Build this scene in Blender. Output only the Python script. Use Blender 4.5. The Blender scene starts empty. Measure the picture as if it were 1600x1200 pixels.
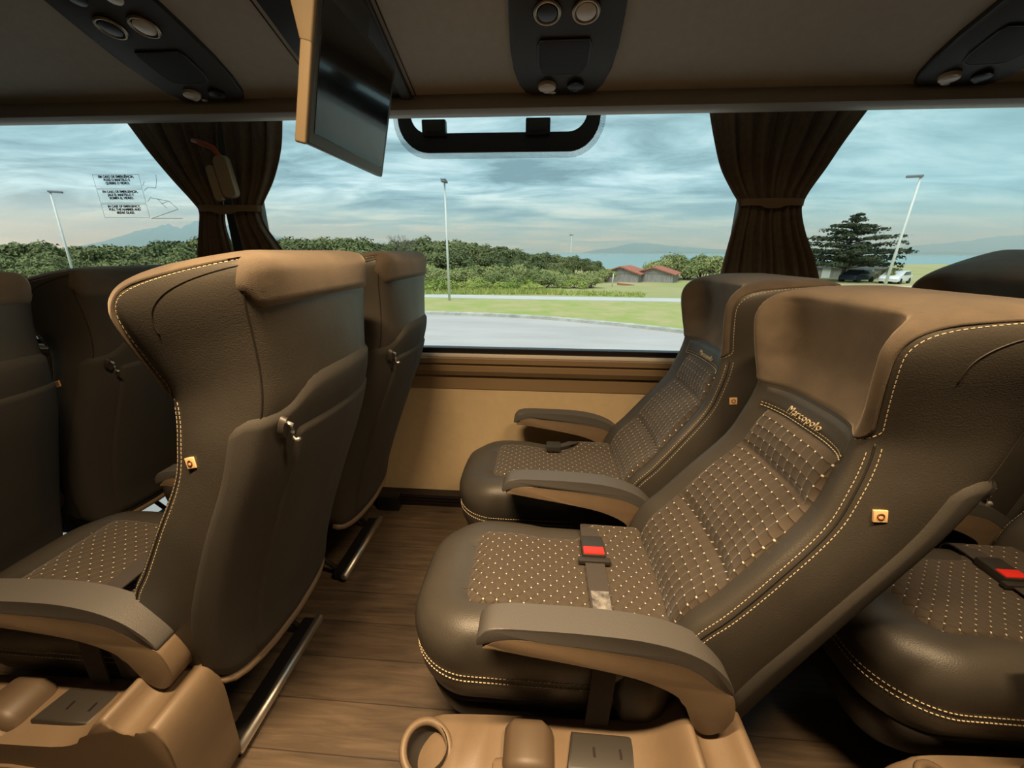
import bpy, bmesh, math, random
import numpy as np
from mathutils import Vector, Matrix
random.seed(7); rng = np.random.default_rng(7)
SC = bpy.context.scene
COL = SC.collection
R = math.radians

# ------------------------------------------------------------------ materials
def nodes(name):
    m = bpy.data.materials.new(name); m.use_nodes = True
    nt = m.node_tree
    return m, nt, nt.nodes['Principled BSDF'], nt.nodes['Material Output']

def N(nt, kind, **kw):
    n = nt.nodes.new(kind)
    for k, v in kw.items():
        if k in ('operation', 'blend_type', 'data_type', 'noise_dimensions', 'feature', 'distance', 'interpolation', 'wave_type', 'bands_direction'):
            setattr(n, k, v)
        else:
            n.inputs[k.replace('_', ' ')].default_value = v
    return n

def math_node(nt, op, a, b=None, c=None):
    n = nt.nodes.new('ShaderNodeMath'); n.operation = op
    for i, x in enumerate((a, b, c)):
        if x is None: continue
        if isinstance(x, (int, float)): n.inputs[i].default_value = x
        else: nt.links.new(x, n.inputs[i])
    return n.outputs[0]

def mix_col(nt, fac, a, b):
    n = nt.nodes.new('ShaderNodeMix'); n.data_type = 'RGBA'
    if isinstance(fac, (int, float)): n.inputs[0].default_value = fac
    else: nt.links.new(fac, n.inputs[0])
    for i, x in ((6, a), (7, b)):
        if isinstance(x, tuple): n.inputs[i].default_value = (*x, 1)
        else: nt.links.new(x, n.inputs[i])
    return n.outputs[2]

def mat(name, col, rough=.5, metal=0, var=.0, scale=8, bump=0, bscale=300, spec=.5, sheen=0, col2=None, coat=0, stretch=None):
    m, nt, b, o = nodes(name)
    b.inputs['Base Color'].default_value = (*col, 1)
    b.inputs['Roughness'].default_value = rough
    b.inputs['Metallic'].default_value = metal
    b.inputs['Specular IOR Level'].default_value = spec
    if sheen:
        b.inputs['Sheen Weight'].default_value = sheen
        b.inputs['Sheen Roughness'].default_value = .4
        b.inputs['Sheen Tint'].default_value = (1, .8, .6, 1)
    if coat: b.inputs['Coat Weight'].default_value = coat
    tc = nt.nodes.new('ShaderNodeTexCoord')
    src = tc.outputs['Object']
    if stretch:
        mp = nt.nodes.new('ShaderNodeMapping'); mp.inputs['Scale'].default_value = stretch
        nt.links.new(src, mp.inputs[0]); src = mp.outputs[0]
    if var or col2:
        nz = N(nt, 'ShaderNodeTexNoise', Scale=scale, Detail=5.0, Roughness=.6); nt.links.new(src, nz.inputs['Vector'])
        c2 = col2 if col2 else tuple(max(0, c * (1 - var)) for c in col)
        c1 = col if col2 else tuple(c * (1 + var) for c in col)
        rmp = nt.nodes.new('ShaderNodeMapRange'); rmp.inputs[1].default_value = .3; rmp.inputs[2].default_value = .7
        nt.links.new(nz.outputs[0], rmp.inputs[0])
        nt.links.new(mix_col(nt, rmp.outputs[0], c1, c2), b.inputs['Base Color'])
    if bump:
        nz = N(nt, 'ShaderNodeTexNoise', Scale=bscale, Detail=2.0); nt.links.new(src, nz.inputs['Vector'])
        bp = nt.nodes.new('ShaderNodeBump'); bp.inputs['Strength'].default_value = bump; bp.inputs['Distance'].default_value = .002
        nt.links.new(nz.outputs[0], bp.inputs['Height']); nt.links.new(bp.outputs[0], b.inputs['Normal'])
    return m

def quilt_mat(name, size, diamond, asp=1.0):
    m, nt, b, o = nodes(name)
    tc = nt.nodes.new('ShaderNodeUVMap'); sp = nt.nodes.new('ShaderNodeSeparateXYZ'); nt.links.new(tc.outputs[0], sp.inputs[0])
    u, v = sp.outputs[0], sp.outputs[1]
    v = math_node(nt, 'MULTIPLY', v, asp)
    if diamond:
        u, v = math_node(nt, 'ADD', u, v), math_node(nt, 'SUBTRACT', u, v)
    u = math_node(nt, 'DIVIDE', u, size); v = math_node(nt, 'DIVIDE', v, size)
    su = math_node(nt, 'ABSOLUTE', math_node(nt, 'SINE', math_node(nt, 'MULTIPLY', u, math.pi)))
    sv = math_node(nt, 'ABSOLUTE', math_node(nt, 'SINE', math_node(nt, 'MULTIPLY', v, math.pi)))
    h = math_node(nt, 'POWER', math_node(nt, 'MULTIPLY', su, sv), .35)
    line = math_node(nt, 'LESS_THAN', math_node(nt, 'MINIMUM', su, sv), .11)
    rr = math_node(nt, 'SQRT', math_node(nt, 'ADD', math_node(nt, 'POWER', su, 2.0), math_node(nt, 'POWER', sv, 2.0)))
    dot = math_node(nt, 'LESS_THAN', rr, .25)
    nz = N(nt, 'ShaderNodeTexNoise', Scale=900.0, Detail=2.0); nt.links.new(tc.outputs[0], nz.inputs['Vector'])
    base = mix_col(nt, nz.outputs[0], (.038, .028, .018), (.078, .057, .038))
    c = mix_col(nt, line, base, (.03, .02, .012))
    c = mix_col(nt, dot, c, (.72, .62, .46))
    nt.links.new(c, b.inputs['Base Color'])
    b.inputs['Roughness'].default_value = .8
    b.inputs['Sheen Weight'].default_value = .15
    bp = nt.nodes.new('ShaderNodeBump'); bp.inputs['Strength'].default_value = .8; bp.inputs['Distance'].default_value = .004
    nt.links.new(h, bp.inputs['Height']); nt.links.new(bp.outputs[0], b.inputs['Normal'])
    return m

M = {}
M['leather'] = mat('leather', (.050, .044, .036), .45, var=.12, scale=6, bump=.25, bscale=420, spec=.45)
M['leather_dark'] = mat('leather_dark', (.028, .023, .018), .5, bump=.2, bscale=420)
M['suede'] = mat('suede', (.120, .090, .060), .9, col2=(.070, .053, .038), scale=9, bump=.3, bscale=700, sheen=.35)
M['backcloth'] = mat('backcloth', (.042, .037, .030), .85, var=.2, scale=700, bump=.3, bscale=800)
M['quilt_back'] = quilt_mat('quilt_back', .0225, False, .92)
M['quilt_seat'] = quilt_mat('quilt_seat', .030, True)
M['stitch'] = mat('stitch', (.60, .50, .34), .7)
M['seam'] = mat('seam', (.018, .014, .010), .6)
M['pad'] = mat('pad', (.078, .073, .068), .5, bump=.3, bscale=500)
M['plastic_brown'] = mat('plastic_brown', (.160, .112, .070), .5, var=.06, scale=20, bump=.15, bscale=600)
M['lever'] = mat('lever', (.095, .066, .042), .5)
M['plastic_dark'] = mat('plastic_dark', (.030, .026, .022), .45)
M['plastic_black'] = mat('plastic_black', (.010, .009, .009), .4)
M['webbing'] = mat('webbing', (.045, .038, .034), .75, bump=.3, bscale=900)
M['belt_red'] = mat('belt_red', (.75, .03, .02), .35)
M['label_white'] = mat('label_white', (.30, .28, .26), .35, col2=(.03, .03, .03), scale=60)
M['tag'] = mat('tag', (.85, .55, .28), .5)
M['tag_dark'] = mat('tag_dark', (.16, .06, .015), .5)
M['metal'] = mat('metal', (.72, .70, .66), .42, metal=1)
M['steel_dark'] = mat('steel_dark', (.05, .045, .04), .45, metal=.6)
M['wall'] = mat('wall_vinyl', (.64, .50, .31), .55, var=.04, scale=30, bump=.2, bscale=350)
M['sill'] = mat('sill_vinyl', (.26, .18, .10), .45)
M['sill_light'] = mat('sill_light', (.80, .74, .66), .4)
M['gasket'] = mat('gasket', (.012, .008, .009), .4)
M['rack'] = mat('rack_fabric', (.42, .39, .325), .75, var=.05, scale=40, bump=.2, bscale=500)
M['rail'] = mat('rail_vinyl', (.30, .275, .235), .6, bump=.1)
M['unit'] = mat('service_unit', (.026, .021, .016), .6)
M['grille'] = mat('speaker_grille', (.012, .010, .009), .7, bump=.6, bscale=900)
M['lens'] = mat('lens', (.62, .55, .46), .25)
M['chrome'] = mat('ring_metal', (.30, .24, .17), .3, metal=1)
M['screen'] = mat('screen', (.010, .011, .013), .12, coat=.2)
M['tv_tan'] = mat('tv_side', (.20, .15, .09), .5)
M['curtain'] = mat('curtain', (.17, .128, .088), .9, var=.15, scale=60, bump=.3, bscale=600, sheen=.1)
M['tie'] = mat('tieback', (.24, .17, .10), .85, bump=.2)
M['cream'] = mat('cream_plastic', (.40, .33, .22), .4)
M['red_plastic'] = mat('red_plastic', (.45, .10, .04), .4)
M['ink'] = mat('ink', (.02, .02, .025), .6)
M['ceiling'] = mat('ceiling_vinyl', (.45, .40, .33), .7)
M['bus_paint'] = mat('bus_paint', (.6, .6, .6), .35)

def floor_mat():
    m, nt, b, o = nodes('floor_planks')
    tc = nt.nodes.new('ShaderNodeTexCoord')
    br = nt.nodes.new('ShaderNodeTexBrick'); nt.links.new(tc.outputs['Object'], br.inputs['Vector'])
    br.inputs['Scale'].default_value = 1.0; br.inputs['Brick Width'].default_value = 2.6; br.inputs['Row Height'].default_value = .122
    br.inputs['Mortar Size'].default_value = .0016; br.inputs['Mortar Smooth'].default_value = .2
    br.inputs['Color1'].default_value = (.085, .058, .036, 1); br.inputs['Color2'].default_value = (.105, .073, .046, 1); br.inputs['Mortar'].default_value = (.04, .025, .015, 1)
    mp = nt.nodes.new('ShaderNodeMapping'); mp.inputs['Scale'].default_value = (2.2, 26, 1); nt.links.new(tc.outputs['Object'], mp.inputs[0])
    nz = N(nt, 'ShaderNodeTexNoise', Scale=2.0, Detail=7.0, Roughness=.65, Distortion=.8); nt.links.new(mp.outputs[0], nz.inputs['Vector'])
    r = nt.nodes.new('ShaderNodeMapRange'); r.inputs[1].default_value = .25; r.inputs[2].default_value = .75; r.inputs[3].default_value = .45; r.inputs[4].default_value = 1.45
    nt.links.new(nz.outputs[0], r.inputs[0])
    mx = nt.nodes.new('ShaderNodeMix'); mx.data_type = 'RGBA'; mx.blend_type = 'MULTIPLY'; mx.inputs[0].default_value = 1
    nt.links.new(br.outputs[0], mx.inputs[6]); nt.links.new(r.outputs[0], mx.inputs[7])
    nt.links.new(mx.outputs[2], b.inputs['Base Color'])
    b.inputs['Roughness'].default_value = .5
    return m
M['floor'] = floor_mat()

def glass_mat():
    m, nt, b, o = nodes('window_glass')
    tr = nt.nodes.new('ShaderNodeBsdfTransparent'); tr.inputs[0].default_value = (.94, .97, .96, 1)
    gl = nt.nodes.new('ShaderNodeBsdfGlossy'); gl.inputs['Roughness'].default_value = .02
    fr = nt.nodes.new('ShaderNodeLayerWeight'); fr.inputs[0].default_value = .5
    fc = math_node(nt, 'ADD', math_node(nt, 'MULTIPLY', math_node(nt, 'POWER', fr.outputs['Facing'], 5.0), .4), .02)
    mx = nt.nodes.new('ShaderNodeMixShader')
    nt.links.new(fc, mx.inputs[0]); nt.links.new(tr.outputs[0], mx.inputs[1]); nt.links.new(gl.outputs[0], mx.inputs[2])
    nt.links.new(mx.outputs[0], o.inputs[0])
    return m
M['glass'] = glass_mat()

def frit_mat():          # black printed dots on clear glass
    m, nt, b, o = nodes('frit_dots')
    tc = nt.nodes.new('ShaderNodeTexCoord'); sp = nt.nodes.new('ShaderNodeSeparateXYZ'); nt.links.new(tc.outputs['Object'], sp.inputs[0])
    k = math.pi / .0052
    x, z = sp.outputs[0], sp.outputs[2]
    a = math_node(nt, 'ADD', x, z); c = math_node(nt, 'SUBTRACT', x, z)
    sa = math_node(nt, 'SINE', math_node(nt, 'MULTIPLY', a, k)); sb = math_node(nt, 'SINE', math_node(nt, 'MULTIPLY', c, k))
    d = math_node(nt, 'GREATER_THAN', math_node(nt, 'ABSOLUTE', math_node(nt, 'MULTIPLY', sa, sb)), .50)
    tr = nt.nodes.new('ShaderNodeBsdfTransparent'); mx = nt.nodes.new('ShaderNodeMixShader')
    b.inputs['Base Color'].default_value = (.02, .02, .022, 1)
    nt.links.new(d, mx.inputs[0]); nt.links.new(tr.outputs[0], mx.inputs[1]); nt.links.new(b.outputs[0], mx.inputs[2]); nt.links.new(mx.outputs[0], o.inputs[0])
    return m
M['frit'] = frit_mat()

def leaf_mat(name, c1, c2):
    m, nt, b, o = nodes(name)
    tc = nt.nodes.new('ShaderNodeTexCoord')
    nz = N(nt, 'ShaderNodeTexNoise', Scale=1.3, Detail=4.0); nt.links.new(tc.outputs['Object'], nz.inputs['Vector'])
    oi = nt.nodes.new('ShaderNodeObjectInfo')
    f = math_node(nt, 'ADD', math_node(nt, 'MULTIPLY', nz.outputs[0], .9), math_node(nt, 'SUBTRACT', math_node(nt, 'MULTIPLY', oi.outputs['Random'], .7), .3))
    n = nt.nodes.new('ShaderNodeClamp'); nt.links.new(f, n.inputs[0])
    nt.links.new(mix_col(nt, n.outputs[0], c1, c2), b.inputs['Base Color'])
    b.inputs['Roughness'].default_value = .75; b.inputs['Specular IOR Level'].default_value = .2
    return m
M['leaf_dark'] = leaf_mat('leaf_dark', (.075, .100, .042), (.22, .235, .095))
M['leaf_mid'] = leaf_mat('leaf_mid', (.14, .175, .06), (.36, .375, .15))
M['leaf_light'] = leaf_mat('leaf_light', (.20, .28, .06), (.44, .46, .13))
M['leaf_pine'] = leaf_mat('leaf_pine', (.030, .045, .022), (.075, .085, .045))
M['bark'] = mat('bark', (.14, .11, .085), .9, var=.3, scale=5)
M['twig'] = mat('twig', (.20, .18, .15), .9)
M['road'] = mat('road_asphalt', (.50, .455, .44), .9, col2=(.39, .355, .345), scale=.5, bump=.3, bscale=20, stretch=(.35, 1.2, 1))
M['kerb'] = mat('kerb_concrete', (.56, .54, .48), .9, col2=(.30, .29, .25), scale=2.5)
M['path'] = mat('path_concrete', (.50, .49, .475), .9, var=.05, scale=1)
M['lawn'] = mat('lawn', (.27, .33, .07), .95, col2=(.44, .36, .18), scale=.8, bump=.6, bscale=12)
M['field'] = mat('field', (.27, .30, .09), .95, col2=(.42, .33, .18), scale=.12, bump=.6, bscale=6)
M['sand'] = mat('sand', (.52, .42, .28), .95, var=.15, scale=.4)
M['sea'] = mat('sea_water', (.16, .27, .28), .25, bump=.15, bscale=.3)
M['hill'] = mat('hill', (.09, .13, .10), .95, var=.2, scale=.004)
M['pole'] = mat('pole_paint', (.62, .62, .60), .5)
M['lamp_grey'] = mat('lamp_grey', (.16, .17, .19), .5)
M['roof_tile'] = mat('roof_tile', (.36, .12, .075), .9, var=.3, scale=3)
M['shed_wall'] = mat('shed_wall', (.30, .28, .26), .9, var=.3, scale=1.5, stretch=(6, 6, .6))
M['white_paint'] = mat('white_paint', (.75, .76, .75), .5)
M['car_dark'] = mat('car_dark', (.02, .03, .04), .25)
M['car_white'] = mat('car_white', (.75, .77, .78), .25)
M['car_glass'] = mat('car_glass', (.02, .03, .035), .1)
M['tyre'] = mat('tyre', (.015, .015, .015), .9)

def lamp_mat(name, col, s):
    m, nt, b, o = nodes(name)
    b.inputs['Emission Color'].default_value = (*col, 1); b.inputs['Emission Strength'].default_value = s
    return m
M['led'] = lamp_mat('led_strip', (1, .70, .38), 6.0)

# ------------------------------------------------------------------ mesh helpers
def link(o, parent=None):
    COL.objects.link(o)
    if parent is not None: o.parent = parent
    return o

def mesh(name, V, F, m, parent=None, smooth=True, uv=None, loc=None, fix=False):
    me = bpy.data.meshes.new(name)
    me.from_pydata([tuple(map(float, v)) for v in V], [], [tuple(int(i) for i in f) for f in F])
    me.validate()
    if fix:
        b_ = bmesh.new(); b_.from_mesh(me); bmesh.ops.recalc_face_normals(b_, faces=b_.faces); b_.to_mesh(me); b_.free()
    me.update()
    if smooth: me.polygons.foreach_set('use_smooth', [True] * len(me.polygons))
    if uv is not None:
        l = me.uv_layers.new(name='UVMap')
        for lp in me.loops: l.data[lp.index].uv = uv[lp.vertex_index]
    me.materials.append(m)
    o = bpy.data.objects.new(name, me)
    if loc is not None: o.location = loc
    return link(o, parent)

def from_bm(name, bm, m, parent=None, smooth=True, angle=40):
    me = bpy.data.meshes.new(name)
    bmesh.ops.recalc_face_normals(bm, faces=bm.faces)
    bm.to_mesh(me); bm.free()
    if smooth:
        me.polygons.foreach_set('use_smooth', [True] * len(me.polygons))
        try: me.set_sharp_from_angle(angle=R(angle))
        except Exception: pass
    me.materials.append(m)
    return link(bpy.data.objects.new(name, me), parent)

def empty(name, loc, label, cat, group=None, kind=None):
    o = bpy.data.objects.new(name, None); COL.objects.link(o)
    o.location = loc; o.empty_display_size = .05
    tag(o, label, cat, group, kind); return o

def tag(o, label=None, cat=None, group=None, kind=None):
    if label: o['label'] = label
    if cat: o['category'] = cat
    if group: o['group'] = group
    if kind: o['kind'] = kind
    return o

def struct(o): o['kind'] = 'structure'; return o

def bm_box(bm, x0, x1, y0, y1, z0, z1, bev=0, seg=2):
    r = bmesh.ops.create_cube(bm, size=1)
    vs = r['verts']
    for v in vs:
        v.co = ((x0 + x1) / 2 + v.co.x * (x1 - x0), (y0 + y1) / 2 + v.co.y * (y1 - y0), (z0 + z1) / 2 + v.co.z * (z1 - z0))
    if bev:
        es = list({e for v in vs for e in v.link_edges})
        bmesh.ops.bevel(bm, geom=es, offset=bev, segments=seg, profile=.6, affect='EDGES', clamp_overlap=True)

def box(name, x0, x1, y0, y1, z0, z1, m, parent=None, bev=0, seg=2):
    bm = bmesh.new(); bm_box(bm, x0, x1, y0, y1, z0, z1, bev, seg)
    return from_bm(name, bm, m, parent)

def bm_prism(bm, pts, a0, a1, axis='y', bev=0, seg=3):
    """polygon pts in the plane across axis, extruded a0..a1"""
    def P(p, a): return {'y': (p[0], a, p[1]), 'x': (a, p[0], p[1]), 'z': (p[0], p[1], a)}[axis]
    A = [bm.verts.new(P(p, a0)) for p in pts]; B = [bm.verts.new(P(p, a1)) for p in pts]
    f0 = bm.faces.new(A); f1 = bm.faces.new(B[::-1])
    n = len(pts)
    for i in range(n): bm.faces.new((A[i], B[i], B[(i + 1) % n], A[(i + 1) % n]))
    if bev:
        es = list(f0.edges) + list(f1.edges)
        bmesh.ops.bevel(bm, geom=es, offset=bev, segments=seg, profile=.5, affect='EDGES', clamp_overlap=True)

def prism(name, pts, a0, a1, m, parent=None, axis='y', bev=0, seg=3, angle=40):
    bm = bmesh.new(); bm_prism(bm, pts, a0, a1, axis, bev, seg)
    return from_bm(name, bm, m, parent, angle=angle)

def cr(P, n):
    """Catmull-Rom through rows of P, n samples per interval"""
    P = np.array(P, float); out = []
    m = len(P)
    for i in range(m - 1):
        p0, p1, p2, p3 = P[max(i - 1, 0)], P[i], P[i + 1], P[min(i + 2, m - 1)]
        for k in range(n):
            t = k / n
            out.append(.5 * (2 * p1 + (p2 - p0) * t + (2 * p0 - 5 * p1 + 4 * p2 - p3) * t * t + (3 * p1 - p0 - 3 * p2 + p3) * t ** 3))
    out.append(P[-1]); return np.array(out)

def tube_vf(path, r, seg=8, V=None, F=None, closed=False, flat=None):
    V = [] if V is None else V; F = [] if F is None else F
    path = [np.array(p, float) for p in path]; n = len(path); base = len(V)
    up = np.array([0, 0, 1.])
    for i, p in enumerate(path):
        t = path[min(i + 1, n - 1)] - path[max(i - 1, 0)] if not closed else path[(i + 1) % n] - path[i - 1]
        t = t / (np.linalg.norm(t) + 1e-9)
        a = np.cross(t, up)
        if np.linalg.norm(a) < 1e-3: a = np.cross(t, np.array([0, 1., 0]))
        a /= np.linalg.norm(a); b = np.cross(a, t)
        rr = r[i] if hasattr(r, '__len__') else r
        for k in range(seg):
            q = 2 * math.pi * k / seg
            V.append(p + a * rr * math.cos(q) + b * rr * math.sin(q))
    for i in range(n if closed else n - 1):
        j = (i + 1) % n
        for k in range(seg):
            F.append((base + i * seg + k, base + i * seg + (k + 1) % seg, base + j * seg + (k + 1) % seg, base + j * seg + k))
    if not closed:
        F.append(tuple(base + k for k in range(seg))[::-1]); F.append(tuple(base + (n - 1) * seg + k for k in range(seg)))
    return V, F

def tube(name, path, r, m, parent=None, seg=8, closed=False):
    V, F = tube_vf(path, r, seg, closed=closed); return mesh(name, V, F, m, parent)

def dashes_vf(P, Nn, V, F, L=.0058, gap=.0036, w=.0011, lift=.0007):
    """stitches: small raised dashes along a polyline P with surface normals Nn"""
    P = np.array(P, float); Nn = np.array(Nn, float)
    d = np.r_[0, np.cumsum(np.linalg.norm(np.diff(P, axis=0), axis=1))]
    s = 0
    def at(x):
        return np.array([np.interp(x, d, P[:, i]) for i in range(3)]), np.array([np.interp(x, d, Nn[:, i]) for i in range(3)])
    while s + L < d[-1]:
        a, n = at(s); b, _ = at(s + L); t = b - a; t /= np.linalg.norm(t) + 1e-9; n = n / (np.linalg.norm(n) + 1e-9)
        c = np.cross(t, n); k = len(V)
        for q in (a, b):
            for (x, y) in ((-w, -.001), (w, -.001), (w * .6, lift), (-w * .6, lift)):
                V.append(q + c * x + n * y)
        F += [(k, k + 1, k + 5, k + 4), (k + 1, k + 2, k + 6, k + 5), (k + 2, k + 3, k + 7, k + 6), (k + 3, k, k + 4, k + 7), (k + 3, k + 2, k + 1, k), (k + 4, k + 5, k + 6, k + 7)]
        s += L + gap

def ribbon(name, path, w, th, m, parent=None, side=(1, 0, 0)):
    """flat strap along path, its width along side"""
    path = cr(path, 5); V = []; F = []
    side = np.array(side, float)
    n = len(path)
    for i in range(n):
        t = path[min(i + 1, n - 1)] - path[max(i - 1, 0)]; t /= np.linalg.norm(t)
        nn = np.cross(t, side); nn /= np.linalg.norm(nn)
        for (a, b) in ((-.5, -.5), (.5, -.5), (.5, .5), (-.5, .5)): V.append(path[i] + side * a * w + nn * b * th)
    for i in range(n - 1):
        for k in range(4): F.append((i * 4 + k, i * 4 + (k + 1) % 4, i * 4 + 4 + (k + 1) % 4, i * 4 + 4 + k))
    F += [(0, 1, 2, 3), tuple(n * 4 - 4 + k for k in (3, 2, 1, 0))]
    return mesh(name, V, F, m, parent, smooth=False)

def text_mesh(name, s, size, m, parent=None, shear=0, mtx=None, ext=.0004, align='CENTER', space=1.0, line=1.0, offset=0):
    c = bpy.data.curves.new(name, 'FONT'); c.body = s; c.size = size; c.extrude = ext; c.shear = shear; c.align_x = align; c.align_y = 'CENTER'
    c.space_character = space; c.space_line = line; c.resolution_u = 3; c.offset = offset
    o = bpy.data.objects.new(name + '_src', c); COL.objects.link(o)
    dg = bpy.context.evaluated_depsgraph_get(); me = bpy.data.meshes.new_from_object(o.evaluated_get(dg))
    bpy.data.objects.remove(o); bpy.data.curves.remove(c)
    me.name = name; me.materials.clear(); me.materials.append(m)
    if mtx is not None: me.transform(mtx)
    return link(bpy.data.objects.new(name, me), parent)

def frame(o, x, y):
    """matrix with origin o, columns x, y and their cross product"""
    x = Vector(x).normalized(); z = x.cross(Vector(y)).normalized(); y = z.cross(x)
    return Matrix(((x.x, y.x, z.x, o[0]), (x.y, y.y, z.y, o[1]), (x.z, y.z, z.z, o[2]), (0, 0, 0, 1)))

def copy_tree(o, parent=None):
    c = o.copy(); COL.objects.link(c); c.parent = parent
    for ch in list(o.children): copy_tree(ch, c)
    return c

# ------------------------------------------------------------------ the seat
PIV = np.array([.38, 0, .40])
FR = [(.250,.330,.415,.235,.190,.200,.020,.03),(.268,.430,.445,.340,.203,.214,.030,.04),(.300,.508,.475,.420,.208,.220,.034,.05),
      (.348,.565,.512,.500,.208,.222,.034,.055),(.412,.650,.578,.620,.203,.220,.032,.06),(.482,.746,.652,.740,.192,.213,.030,.06),
      (.510,.820,.692,.815,.183,.207,.030,.055),(.523,.872,.720,.870,.176,.200,.032,.05),(.525,.908,.737,.930,.172,.197,.040,.045),
      (.516,.960,.752,.995,.178,.202,.066,.04),(.506,1.022,.765,1.045,.187,.210,.078,.03),(.506,1.060,.775,1.075,.190,.212,.070,.02),
      (.522,1.088,.781,1.095,.188,.208,.046,.01),(.555,1.106,.777,1.110,.180,.197,.018,0),(.608,1.118,.752,1.120,.158,.170,0,0),(.650,1.122,.722,1.123,.105,.112,0,0)]
BASE = -8
LV = cr(FR, 4)
NT = len(LV); KH = 33
def rot_y(p, a):
    x, z = p[0] - PIV[0], p[2] - PIV[2]
    return np.array([x * math.cos(a) + z * math.sin(a), p[1], -x * math.sin(a) + z * math.cos(a)])
def build_grid():
    G = np.zeros((NT, 2 * KH, 3))
    for i, L in enumerate(LV):
        fx, fz, rx, rz, hf, hr, d, bu = L
        Fp = np.array([fx, 0, fz]); Rp = np.array([rx, 0, rz]); e = Rp - Fp; T = np.linalg.norm(e); e /= T
        k = min(1, T / .16)
        w = min(1, max(0, (fz - .90) / .06)); w *= min(1, max(0, (1.12 - fz) / .03))
        ctl = [(d, 0), (d * (.95 + .03 * w), .35 * hf), (d * (.62 + .32 * w), .62 * hf), (d * (.15 + .50 * w) - .002 * k, .80 * hf), ((-.004 + .002 * w) * k, (.92 + .02 * w) * hf), (.012 * k, hf), (.045 * k, hf + .6 * (hr - hf)), (.5 * T, hr), (.85 * T, hr * .985),
               (T + bu * .15, hr * .88), (T + bu * .8, hr * .5), (T + bu, 0)]
        half = cr(ctl, 3)
        for j in range(2 * KH):
            jj = j if j <= KH else 2 * KH - j
            s = 1 if j <= KH else -1
            a, b = half[jj]
            G[i, j] = rot_y(Fp + e * a + np.array([0, s * b, 0]), R(BASE))
    return G
G = build_grid()
def grid_normals(G):
    du = np.roll(G, -1, 1) - np.roll(G, 1, 1); dt = np.gradient(G, axis=0)
    n = np.cross(dt, du); return n / (np.linalg.norm(n, axis=2, keepdims=True) + 1e-9)
GN = grid_normals(G)
if GN[20, 0, 0] > 0: GN = -GN
def surf(t, k):
    """point and normal at level index t (float) and loop index k (float, sign = side)"""
    k = k % (2 * KH); t = min(max(t, 0), NT - 1.001)
    i = int(t); ft = t - i; j = int(k); fk = k - j; j2 = (j + 1) % (2 * KH); j = j % (2 * KH)
    f = lambda A: (A[i, j] * (1 - fk) + A[i, j2] * fk) * (1 - ft) + (A[i + 1, j] * (1 - fk) + A[i + 1, j2] * fk) * ft
    n = f(GN); return f(G), n / (np.linalg.norm(n) + 1e-9)

def patch_vf(ts, ks, off, edge=-.001, closed_edges=(1, 1, 1, 1), warp=None):
    """sheet lying on the backrest: rows ts, columns ks (lists, or a function of the row), raised by off(v, u)"""
    V = []; F = []; UV = []; nt = len(ts)
    nk = len(ks(0)) if callable(ks) else len(ks)
    acc = 0; prev = None
    for a, t in enumerate(ts):
        row = ks(a / (nt - 1)) if callable(ks) else ks
        c, _ = surf(t, row[nk // 2])
        if prev is not None: acc += np.linalg.norm(c - prev)
        prev = c
        for b, k in enumerate(row):
            p, n = surf(t, k)
            v, u = a / (nt - 1), b / (nk - 1)
            o = off(v, u) if callable(off) else off
            if (a == 0 and closed_edges[0]) or (a == nt - 1 and closed_edges[1]) or (b == 0 and closed_edges[2]) or (b == nk - 1 and closed_edges[3]): o = edge
            q = p + n * o; V.append(q); UV.append((q[1] + .5, acc))
    for a in range(nt - 1):
        for b in range(nk - 1): F.append((a * nk + b, a * nk + b + 1, (a + 1) * nk + b + 1, (a + 1) * nk + b))
    return V, F, UV

def lev(z):
    """level index whose front seam passes height z (before the recline)"""
    return float(np.interp(z, LV[:, 1], np.arange(NT)))

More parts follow.
